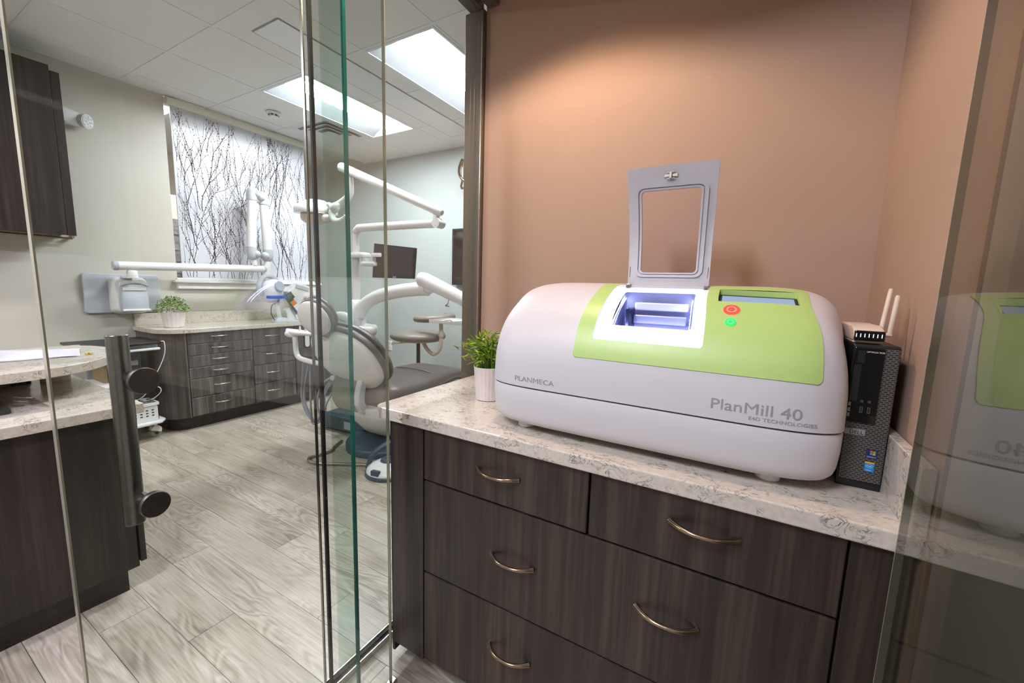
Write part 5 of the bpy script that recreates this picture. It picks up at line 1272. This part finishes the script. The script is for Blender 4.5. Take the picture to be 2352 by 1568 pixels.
m = MB(); m.tube([(CXh + dx, 2.62, z) for dx, z in ((-0.27, 0.53), (-0.2, 0.563), (-0.1, 0.572), (0, 0.574), (0.1, 0.572), (0.2, 0.563), (0.27, 0.53))], 0.004, 6); m.build('seat_seam', M['leather_grey'], t)
# backrest: shell and cushion built in the tilted plane
tl = math.radians(31); UP = Vector((0, -math.sin(tl), math.cos(tl))); NB = Vector((0, -math.cos(tl), -math.sin(tl))); XR = Vector((1, 0, 0))
BC = Vector((-1.485, 1.960, 0.742))
def egg(a, sx, sy):
    c, s = math.cos(a), math.sin(a); w = 1.0 + 0.10 * s if s < 0 else 1.0
    return XR * (sx * math.copysign(abs(c) ** 0.82, c) * (1 - 0.16 * max(0, -s) ** 2)) + UP * (sy * math.copysign(abs(s) ** 0.86, s))
def backpart(c, sx, sy, prof_, name, mat, parent):
    m = MB(); n = 56; rg = []
    for k, (sc, d) in enumerate(prof_): rg.append([c + egg(2 * PI * i / n, sx * sc, sy * sc) + NB * d for i in range(n)])
    m.loft(rg); return m.build(name, mat, parent, smooth=60)
shell = backpart(BC, 0.338, 0.262, [(1.0, -0.005), (1.0, 0.0), (0.985, 0.018), (0.93, 0.034), (0.8, 0.05), (0.55, 0.064), (0.25, 0.07)], 'back_shell', M['white_soft'], t)
backpart(BC - NB * 0.012, 0.354, 0.286, [(0.96, 0.006), (1.0, 0.0), (1.005, -0.02), (0.99, -0.036), (0.93, -0.047)], 'back_cushion', M['leather_grey'], t)
backpart(BC - NB * 0.062, 0.354, 0.286, [(0.93, 0.0), (1.0, -0.008), (1.0, -0.024), (0.95, -0.043), (0.8, -0.056), (0.5, -0.06)], 'back_cushion', M['leather_grey'], t)
# headrest
HC = Vector((-1.500, 1.72, 1.062)); hu = Vector((-0.10, -math.sin(0.45), math.cos(0.45))).normalized(); hn_ = Vector((0.25, -math.cos(0.45), -math.sin(0.45))); hn_ = (hn_ - hu * hn_.dot(hu)).normalized(); hx_ = hu.cross(hn_)
def headpart(c, sx, sy, pr_, name, mat):
    m = MB(); n = 40; rg = []
    for sc, d in pr_: rg.append([c + hx_ * sx * sc * math.cos(2 * PI * i / n) + hu * sy * sc * math.sin(2 * PI * i / n) + hn_ * d for i in range(n)])
    m.loft(rg); return m.build(name, mat, t, smooth=60)
headpart(HC, 0.118, 0.128, [(1.0, 0.0), (0.99, 0.012), (0.9, 0.03), (0.7, 0.045), (0.35, 0.055)], 'headrest_shell', M['white_soft'])
headpart(HC - hn_ * 0.003, 0.124, 0.135, [(0.97, 0.0), (1.0, -0.008), (1.0, -0.03), (0.96, -0.04)], 'headrest_cushion', M['leather_grey'])
headpart(HC - hn_ * 0.046, 0.124, 0.135, [(0.95, 0.0), (1.0, -0.006), (0.99, -0.026), (0.85, -0.045), (0.5, -0.055)], 'headrest_cushion', M['leather_grey'])
MB().tube([HC - hu * 0.09 - hn_ * 0.02, BC + UP * 0.23 - NB * 0.035], [0.03, 0.035], 16, flat=1.8).build('headrest_bar', M['steel'], t)

# foot control with hose
t = thing('foot_control', 'white foot pedal with slate blue loop handle on the floor by the chair', 'foot pedal', (-1.02, 1.96, 0))
fc = Vector((-1.04, 1.93, 0.0))
MB().lathe([(0.155, 0.0), (0.16, 0.005), (0.158, 0.020), (0.15, 0.024)], fc, n=44).build('base_ring', M['slate_plastic'], t, smooth=50)
MB().lathe([(0.15, 0.0245), (0.145, 0.04), (0.115, 0.065), (0.06, 0.085), (0.0, 0.088)], fc, n=44).build('dome', M['white'], t, smooth=60)
MB().lathe([(0.05, 0.083), (0.055, 0.09), (0.05, 0.10), (0.02, 0.103), (0.016, 0.095), (0, 0.095)], fc, n=32).build('centre_button', M['slate_plastic'], t, smooth=50)
MB().obox(fc + Vector((0.02, -0.135, 0.05)), (0.03, 0.005, 0), (0, 0.014, 0), (0, 0, 0.018)).build('side_button', M['slate_plastic'], t, smooth=0, bevel=0.005)
MB().tube(spline([fc + Vector((-0.145, -0.06, 0.01)), fc + Vector((-0.13, -0.02, 0.11)), fc + Vector((-0.05, 0.06, 0.185)), fc + Vector((0.0, 0.10, 0.17)), fc + Vector((0.02, 0.13, 0.05))], 8), 0.012, 14, flat=1.7).build('loop_handle', M['slate_plastic'], t, smooth=60)
m = MB(); m.tube(spline([fc + Vector((-0.15, 0.0, 0.013)), (-1.30, 1.87, 0.012), (-1.42, 1.80, 0.012), (-1.53, 1.735, 0.012), (-1.63, 1.725, 0.012), (-1.68, 1.77, 0.012), (-1.66, 1.85, 0.012), (-1.66, 1.93, 0.012), (-1.71, 2.0, 0.012), (-1.76, 2.10, 0.012)], 10), 0.0115, 12)
m.build('hose', M['nickel'], t)

# ------------------------------------------------------------------ delivery pole with lamp, monitor and instrument arm
PXX, PYY = -2.155, 2.60
t = thing('delivery_unit', 'white chairside delivery column with cuspidor bowl behind the backrest', 'dental unit', (PXX, PYY, 0))
MB().lathe([(0.085, 0.55), (0.085, 0.92), (0.083, 1.07), (0.075, 1.12), (0.055, 1.145), (0.04, 1.15)], (PXX, PYY, 0), n=36).build('column', M['white'], t, smooth=50)
MB().lathe([(0.13, 0.0), (0.13, 0.02), (0.075, 0.06), (0.07, 0.5495)], (PXX, PYY, 0), n=36).build('column_foot', M['white_soft'], t, smooth=50)
MB().tube(spline([(PXX, PYY, 1.14), (PXX, PYY, 1.72), (PXX + 0.01, PYY, 1.765), (PXX + 0.05, PYY, 1.795), (PXX + 0.12, PYY, 1.802), (-1.30, PYY, 1.800), (-1.165, PYY, 1.798)], 6), [0.0345] * 37, 22).build('light_post', M['white'], t, smooth=60)
for zz in (1.50, 1.615):
    MB().cyl((PXX, PYY, zz), (PXX, PYY, zz + 0.022), 0.037, n=28).build('post_collar', M['white'], t)
MB().cyl((-1.165, PYY - 0.04, 1.798), (-1.165, PYY + 0.04, 1.798), 0.039, n=28).build('post_end', M['white'], t)
MB().cyl((-1.19, PYY, 1.825), (-1.19, PYY, 1.862), 0.026, n=24).build('elbow_pin', M['white'], t)
# delivery arm
MB().tube(spline([(-2.08, 2.57, 1.03), (-1.97, 2.54, 1.115), (-1.75, 2.51, 1.20), (-1.49, 2.5, 1.25), (-1.29, 2.5, 1.272), (-1.19, 2.5, 1.275)], 6), [0.062] * 6 + [0.056] * 25, 24).build('delivery_arm', M['white'], t, smooth=60)
MB().ell((-1.165, 2.5, 1.29), (0.055, 0, 0), (0, 0.055, 0), (0, 0, 0.05)).build('arm_elbow', M['white'], t)
fa = MB().tube([(-1.235, 2.47, 1.352), (-1.19, 2.47, 1.345), (-0.70, 2.47, 1.165)], [0.055, 0.058, 0.048], 24).build('fore_arm', M['white'], t, smooth=50)
m = MB(); m.tube(spline([(-0.93, 2.44, 1.20), (-0.93, 2.43, 1.17), (-0.95, 2.43, 1.155), (-0.915, 2.43, 1.15)], 6), 0.005, 8); m.build('hook', M['nickel'], fa)
# monitor arm knuckles on the post
MB().loft([[(PXX + 0.06 + x * s, PYY - 0.02 + y * s, 1.535 + z) for x, y in rrect(-0.115, -0.05, 0.14, 0.05, 0.049, 6)] for z, s in ((0.0, 0.96), (0.006, 1.0), (0.028, 1.0), (0.042, 0.9), (0.046, 0.6))]).build('monitor_arm', M['white'], t, smooth=50)
MB().cyl((-1.99, PYY - 0.03, 1.495), (-1.99, PYY - 0.03, 1.534), 0.033, 0.03, n=24).build('arm_joint', M['grey_plastic'], t)
MB().loft([[(-1.91 + x * s, PYY - 0.04 + y * s, 1.455 + z) for x, y in rrect(-0.11, -0.042, 0.11, 0.042, 0.041, 6)] for z, s in ((0.0, 0.8), (0.01, 1.0), (0.03, 1.0), (0.040, 0.9))]).build('monitor_arm', M['white'], t, smooth=50)
MB().cyl((-1.845, PYY - 0.04, 1.4955), (-1.845, PYY - 0.04, 1.535), 0.028, n=24).build('arm_joint', M['grey_plastic'], t)
MB().loft([[(-1.82 + x * s, PYY - 0.04 + y * s, 1.535 + z) for x, y in rrect(-0.06, -0.042, 0.08, 0.042, 0.041, 6)] for z, s in ((0.0, 0.96), (0.02, 1.0), (0.034, 0.9))]).build('monitor_arm', M['white'], t, smooth=50)
# cuspidor behind the backrest
MB().loft([[(-2.03 + 0.20 * s * math.cos(a) + dx, 2.50 + 0.16 * s * math.sin(a), z) for a in [2 * PI * i / 36 for i in range(36)]] for z, s, dx in ((0.55, 0.6, 0.06), (0.70, 0.8, 0.04), (0.82, 0.95, 0.02), (0.90, 1.0, 0.0), (0.925, 0.98, -0.01), (0.93, 0.8, -0.01), (0.88, 0.55, 0.0))]).build('cuspidor', M['white'], t, smooth=60)
MB().tube(spline([(-2.02, 2.40, 0.93), (-2.01, 2.40, 0.985), (-2.06, 2.39, 1.01), (-2.15, 2.38, 1.02), (-2.21, 2.38, 1.00)], 5), [0.03] * 12 + [0.026, 0.024, 0.02, 0.018, 0.016, 0.014, 0.012, 0.01, 0.008], 14, flat=1.3).build('spout', M['white'], t, smooth=60)
MB().box(-2.03, 2.36, 0.885, -2.005, 2.372, 0.945).build('cup_sensor', M['black'], t, smooth=0, bevel=0.002)
MB().ell((-1.83, 2.47, 0.895), (0.075, 0, 0), (0, 0.055, 0), (0, 0, 0.04), 0.7).build('side_tray', M['white'], t)
MB().tube([(-1.86, 2.47, 0.86), (-1.88, 2.48, 0.80), (-1.88, 2.48, 0.62)], [0.045, 0.05, 0.06], 18).build('tray_post', M['white'], t)
# assistant arm with hoses
MB().tube(spline([(-1.70, 2.32, 0.62), (-1.72, 2.10, 0.655), (-1.76, 1.92, 0.690), (-1.90, 1.90, 0.700), (-1.985, 1.90, 0.715), (-2.015, 1.90, 0.76), (-2.02, 1.90, 0.83), (-2.025, 1.90, 0.875)], 6), 0.019, 18).build('arm_tube', M['white'], t, smooth=60)
MB().loft([[(-2.12 + 0.36 * i / 8, 1.9 + 0.05 * s * math.cos(a) * (1 - 0.3 * abs(i / 4 - 1)), 0.905 + 0.028 * math.sin(a) * (1 - 0.45 * i / 8) + 0.012 * i / 8) for a in [2 * PI * j / 20 for j in range(20)]] for i, s in zip(range(9), (0.5, 0.9, 1, 1, 1, 1, 1, 0.95, 0.6))]).build('holder_bar', M['white'], t, smooth=50)
MB().ell((-2.06, 1.9, 0.895), (0.06, 0, 0), (0, 0.05, 0), (0, 0, 0.03)).build('holder_end', M['white'], t)
for x in (-1.93, -1.86):
    MB().tube([(x, 1.885, 0.925), (x, 1.885, 0.965)], [0.009, 0.006], 12).build('instrument_tip', M['white_soft'], t)
for k, pts in enumerate(([(-1.985, 1.94, 0.69), (-2.03, 1.95, 0.50), (-2.06, 1.96, 0.36), (-2.02, 1.97, 0.24), (-1.93, 1.98, 0.175), (-1.86, 1.98, 0.20), (-1.80, 2.0, 0.35), (-1.76, 2.1, 0.5), (-1.72, 2.3, 0.56)],
                         [(-1.93, 1.95, 0.70), (-1.925, 1.95, 0.5), (-1.93, 1.95, 0.33), (-1.93, 1.955, 0.19), (-1.90, 1.97, 0.175), (-1.85, 1.99, 0.28), (-1.84, 2.02, 0.42), (-1.80, 2.1, 0.53), (-1.72, 2.3, 0.59)],
                         [(-1.895, 1.93, 0.69), (-1.97, 1.94, 0.52), (-2.01, 1.95, 0.36), (-1.96, 1.97, 0.22), (-1.88, 1.98, 0.185), (-1.82, 2.0, 0.28), (-1.86, 2.03, 0.44), (-1.80, 2.12, 0.56), (-1.72, 2.3, 0.60)],
                         [(-1.80, 1.98, 0.30), (-1.87, 1.99, 0.24), (-1.90, 1.99, 0.36), (-1.86, 2.02, 0.50), (-1.77, 2.12, 0.58), (-1.72, 2.3, 0.62)])):
    m = MB(); m.tube(spline(pts, 8), 0.0085, 10); m.build('hose', M['grey_mid'], t, smooth=70)
MB().tube([(-1.80, 2.05, 0.545), (-1.66, 2.12, 0.565)], [0.022, 0.03], 14).build('hose_bracket', M['white'], t)
MB().tube(spline([(-1.86, 2.60, 0.12), (-1.88, 2.60, 0.35), (-1.86, 2.60, 0.60)], 5), [0.08] * 11, 24, flat=1.3).build('side_column', M['white_soft'], t, smooth=60)
MB().prism(rrect(-1.105, 2.40, -0.66, 2.68, 0.03, 5), 1.018, 1.032).build('bracket_tray', M['white'], t, smooth=40, bevel=0.004)
m = MB(); a1 = rrect(-1.105, 2.40, -0.66, 2.68, 0.03, 5); a2 = rrect(-1.095, 2.41, -0.67, 2.67, 0.025, 5)
m.loft([[(x, y, 1.0325) for x, y in a1], [(x, y, 1.042) for x, y in a1], [(x, y, 1.042) for x, y in a2], [(x, y, 1.0325) for x, y in a2]], cap=False); m.build('tray_rim', M['white'], t, smooth=30)
MB().cyl((-0.76, 2.5, 1.043), (-0.76, 2.47, 1.15), 0.022, n=20).build('tray_post', M['white'], t)
m = MB(); m.tube(spline([(-0.99, 2.45, 1.034), (-0.96, 2.5, 1.040), (-0.90, 2.46, 1.036), (-0.86, 2.52, 1.036)], 6), 0.003, 8)
tag(m.build('dental_probe', M['steel'], None), 'thin steel dental probe lying on the white instrument tray', 'dental tool')

t = thing('operating_lamp', 'white dental operating lamp on a slanted arm above the chair', 'lamp', (-2.3, PYY, 1.9))
MB().tube([(-2.345, PYY, 2.372), (-2.325, PYY, 2.360), (-1.15, PYY, 1.885), (-1.13, PYY, 1.877)], [0.022, 0.040, 0.036, 0.020], 24).build('balance_arm', M['white'], t, smooth=50)
MB().tube(spline([(-2.235, PYY, 2.29), (-2.22, PYY, 2.26), (-2.21, PYY, 2.15), (-2.235, PYY, 2.09), (-2.32, PYY, 2.045), (-2.52, PYY, 1.985)], 5), [0.020] * 4 + [0.034] * 22, 20).build('drop_arm', M['white'], t, smooth=60)
MB().cyl((-2.235, PYY, 2.268), (-2.235, PYY, 2.30), 0.012, n=16).build('pivot_pin', M['steel'], t)
MB().ell((-2.715, PYY, 1.985), (0.215, 0, -0.012), (0, 0.19, 0), (0.004, 0, 0.085), 0.8, 1.0, zlo=-0.25).build('lamp_hood', M['white'], t, smooth=60)
MB().loft([[(-2.73 + x * s, PYY + y * s, z) for x, y in rrect(-0.10, -0.075, 0.10, 0.075, 0.03, 5)] for z, s in ((2.045, 1.15), (2.085, 0.95), (2.092, 0.85))]).build('hood_top', M['white'], t, smooth=40)
MB().ell((-2.715, PYY, 1.962), (0.212, 0, -0.012), (0, 0.187, 0), (0, 0, 0.010), 0.6).build('chrome_rim', M['nickel'], t, smooth=60)
MB().ell((-2.70, PYY, 1.945), (0.165, 0, 0.01), (0, 0.14, 0), (0.01, 0, 0.075), 0.8, 1.0).build('reflector_bowl', M['beige_door'], t, smooth=60)
MB().ell((-2.48, PYY - 0.06, 1.905), (0.05, 0, 0), (0, 0.03, 0), (0, 0, 0.034)).build('grip', M['white'], t)
MB().tube(spline([(-2.48, PYY - 0.03, 2.03), (-2.40, PYY - 0.05, 2.0), (-2.395, PYY - 0.06, 1.93), (-2.36, PYY - 0.06, 1.875), (-2.28, PYY - 0.06, 1.862), (-2.20, PYY - 0.06, 1.885), (-2.185, PYY - 0.06, 1.905)], 6), [0.024] * 10 + [0.03] * 27, 18).build('handle', M['white'], t, smooth=60)
MB().ell((-2.36, PYY - 0.05, 1.99), (0.05, 0, 0.03), (0, 0.04, 0), (-0.02, 0, 0.04)).build('yoke_joint', M['white_soft'], t)

t = thing('chairside_monitor', 'dark flat monitor on a short white arm at the delivery column', 'monitor', (-1.6, 2.52, 1.5))
mc = [(-1.852, 2.55, 1.655), (-1.328, 2.50, 1.600), (-1.352, 2.50, 1.353), (-1.882, 2.55, 1.358)]
v = [Vector(p) for p in mc]; nn = (v[1] - v[0]).cross(v[3] - v[0]).normalized()
if nn.y > 0: nn = -nn
m = MB(); m.loft([[p - nn * 0.028 for p in v], v]); mb_ = m.build('screen_body', M['black'], t, smooth=0, bevel=0.004)
def mq(a, b): return v[0].lerp(v[1], a).lerp(v[3].lerp(v[2], a), b)
q = [mq(a, b) + nn * 0.0008 for a, b in ((0.03, 0.04), (0.97, 0.05), (0.97, 0.93), (0.03, 0.92))]
m = MB(); m.loft([[p - nn * 0.0006 for p in q], q]); m.build('screen_glass', M['screen_off'], mb_, smooth=0)
text_obj('ASUS', 0.016, M['ink_white'], lambda x, y, z: tuple(mq(0.53, 0.985) + (v[2] - v[3]).normalized() * x + Vector((0, 0, y)) + nn * (0.0012 + z)), mb_, sx=1.2)
MB().cyl((-1.80, 2.56, 1.55), (-1.78, 2.585, 1.55), 0.03, n=20).build('mount', M['white'], t)

# ------------------------------------------------------------------ assistant stool
sx_, sy_ = -2.06, 3.33
t = thing('assistant_stool', 'olive vinyl assistant stool with curved torso bar beyond the chair', 'stool', (sx_, sy_, 0))
MB().lathe([(0.0, 0.712), (0.26, 0.712), (0.292, 0.728), (0.300, 0.755), (0.286, 0.784), (0.225, 0.801), (0.0, 0.806)], (sx_, sy_, 0), n=52).build('seat', M['leather_olive'], t, smooth=60)
MB().lathe([(0.0, 0.674), (0.072, 0.676), (0.235, 0.700), (0.262, 0.7115)], (sx_, sy_, 0), n=40).build('seat_pan', M['beige_door'], t, smooth=50)
MB().cyl((sx_, sy_, 0.40), (sx_, sy_, 0.673), 0.021, n=20).build('gas_lift', M['black'], t)
MB().cyl((sx_, sy_, 0.10), (sx_, sy_, 0.3995), 0.034, n=24).build('lift_sleeve', M['nickel'], t)
MB().tube([(sx_ - 0.06, sy_ - 0.06, 0.680), (sx_ - 0.216, sy_ - 0.12, 0.656), (sx_ - 0.264, sy_ - 0.132, 0.652)], [0.008, 0.008, 0.014], 10).build('lever', M['nickel'], t)
MB().tube(spline([(sx_ + 0.072, sy_, 0.680), (sx_ + 0.144, sy_, 0.60), (sx_ + 0.228, sy_ - 0.012, 0.572), (sx_ + 0.306, sy_ - 0.012, 0.625), (sx_ + 0.33, sy_ - 0.012, 0.734), (sx_ + 0.33, sy_ - 0.012, 0.920)], 6), 0.021, 16).build('bar_support', M['beige_door'], t, smooth=60)
MB().cyl((sx_ + 0.33, sy_ - 0.012, 0.77), (sx_ + 0.33, sy_ - 0.012, 0.824), 0.029, n=20).build('clamp', M['beige_door'], t)
MB().tube(spline([(sx_ + 0.06, sy_ - 0.096, 0.947), (sx_ + 0.204, sy_ - 0.12, 0.952), (sx_ + 0.324, sy_ - 0.072, 0.962), (sx_ + 0.385, sy_ + 0.036, 0.971), (sx_ + 0.336, sy_ + 0.144, 0.978), (sx_ + 0.24, sy_ + 0.186, 0.983)], 6), [0.040] + [0.050] * 29 + [0.040], 18, flat=0.75).build('torso_bar', M['leather_olive'], t, smooth=60)
m = MB(); m.tube([(sx_ + 0.235 * math.cos(a), sy_ + 0.235 * math.sin(a), 0.27) for a in [2 * PI * i / 40 for i in range(41)]], 0.011, 12); m.build('foot_ring', M['nickel'], t)
for k in range(5):
    a = k * 2 * PI / 5 + 0.3
    lg = MB().tube([(sx_, sy_, 0.115), (sx_ + 0.26 * math.cos(a), sy_ + 0.26 * math.sin(a), 0.07)], [0.03, 0.018], 12).build('leg', M['black'], t)
    MB().cyl((sx_ + 0.26 * math.cos(a) - 0.02 * math.sin(a), sy_ + 0.26 * math.sin(a) + 0.02 * math.cos(a), 0.026), (sx_ + 0.26 * math.cos(a) + 0.02 * math.sin(a), sy_ + 0.26 * math.sin(a) - 0.02 * math.cos(a), 0.026), 0.026, n=20).build('caster', M['black'], lg)
    MB().tube([(sx_ + 0.03 * math.cos(a), sy_ + 0.03 * math.sin(a), 0.27), (sx_ + 0.23 * math.cos(a), sy_ + 0.23 * math.sin(a), 0.27)], 0.008, 8).build('ring_spoke', M['nickel'], t)

# ------------------------------------------------------------------ sage wall: outlet, television, hook
t = thing('wall_outlet', 'white electrical outlet plate low on the sage wall left of the stool', 'outlet', (-3.10, TY, 0.48))
MB().box(-3.15, TY - 0.008, 0.415, -3.055, TY - 0.0005, 0.545).build('cover_plate', M['white'], t, smooth=0, bevel=0.003)
for zz in (0.452, 0.508):
    sk = MB().prism(rrect(-0.018, -0.017, 0.018, 0.017, 0.012, 4), 0, 0.002, lambda x, y, z: (-3.1025 + x, TY - 0.0085 - z, zz + y)).build('socket', M['white_soft'], t, smooth=30)
    for dx in (-0.007, 0.007):
        MB().box(-3.1025 + dx - 0.0015, TY - 0.0116, zz - 0.002, -3.1025 + dx + 0.0015, TY - 0.0107, zz + 0.009).build('slot', M['black'], sk, smooth=0)
t = thing('television', 'black wall television on the sage wall partly hidden by the jamb', 'television', (-1.5, TY, 1.6))
MB().box(-1.995, TY - 0.075, 1.315, -0.88, TY - 0.035, 1.955).build('screen_body', M['black'], t, smooth=0, bevel=0.004)
MB().box(-1.972, TY - 0.0758, 1.34, -0.90, TY - 0.0752, 1.935).build('screen_glass', M['black_gloss'], t, smooth=0)
MB().box(-1.6, TY - 0.0345, 1.45, -1.25, TY - 0.001, 1.80).build('wall_mount', M['black'], t, smooth=0)
t = thing('coat_hook', 'curved bronze double coat hook on the sage wall above the television', 'hook', (-1.9, TY, 2.6))
MB().ell((-1.905, TY - 0.012, 2.70), (0.03, 0, 0), (0, 0.011, 0), (0, 0, 0.03)).build('base_plate', M['bronze'], t)
MB().tube(spline([(-1.905, TY - 0.02, 2.715), (-1.90, TY - 0.05, 2.68), (-1.885, TY - 0.10, 2.60), (-1.85, TY - 0.14, 2.52), (-1.78, TY - 0.16, 2.45), (-1.70, TY - 0.16, 2.42)], 6), 0.014, 12, flat=1.4).build('upper_prong', M['bronze'], t)
MB().tube(spline([(-1.895, TY - 0.02, 2.69), (-1.89, TY - 0.03, 2.5), (-1.885, TY - 0.06, 2.43), (-1.85, TY - 0.09, 2.39), (-1.80, TY - 0.1, 2.39), (-1.77, TY - 0.1, 2.42)], 6), 0.010, 12, flat=1.4).build('lower_prong', M['bronze'], t)
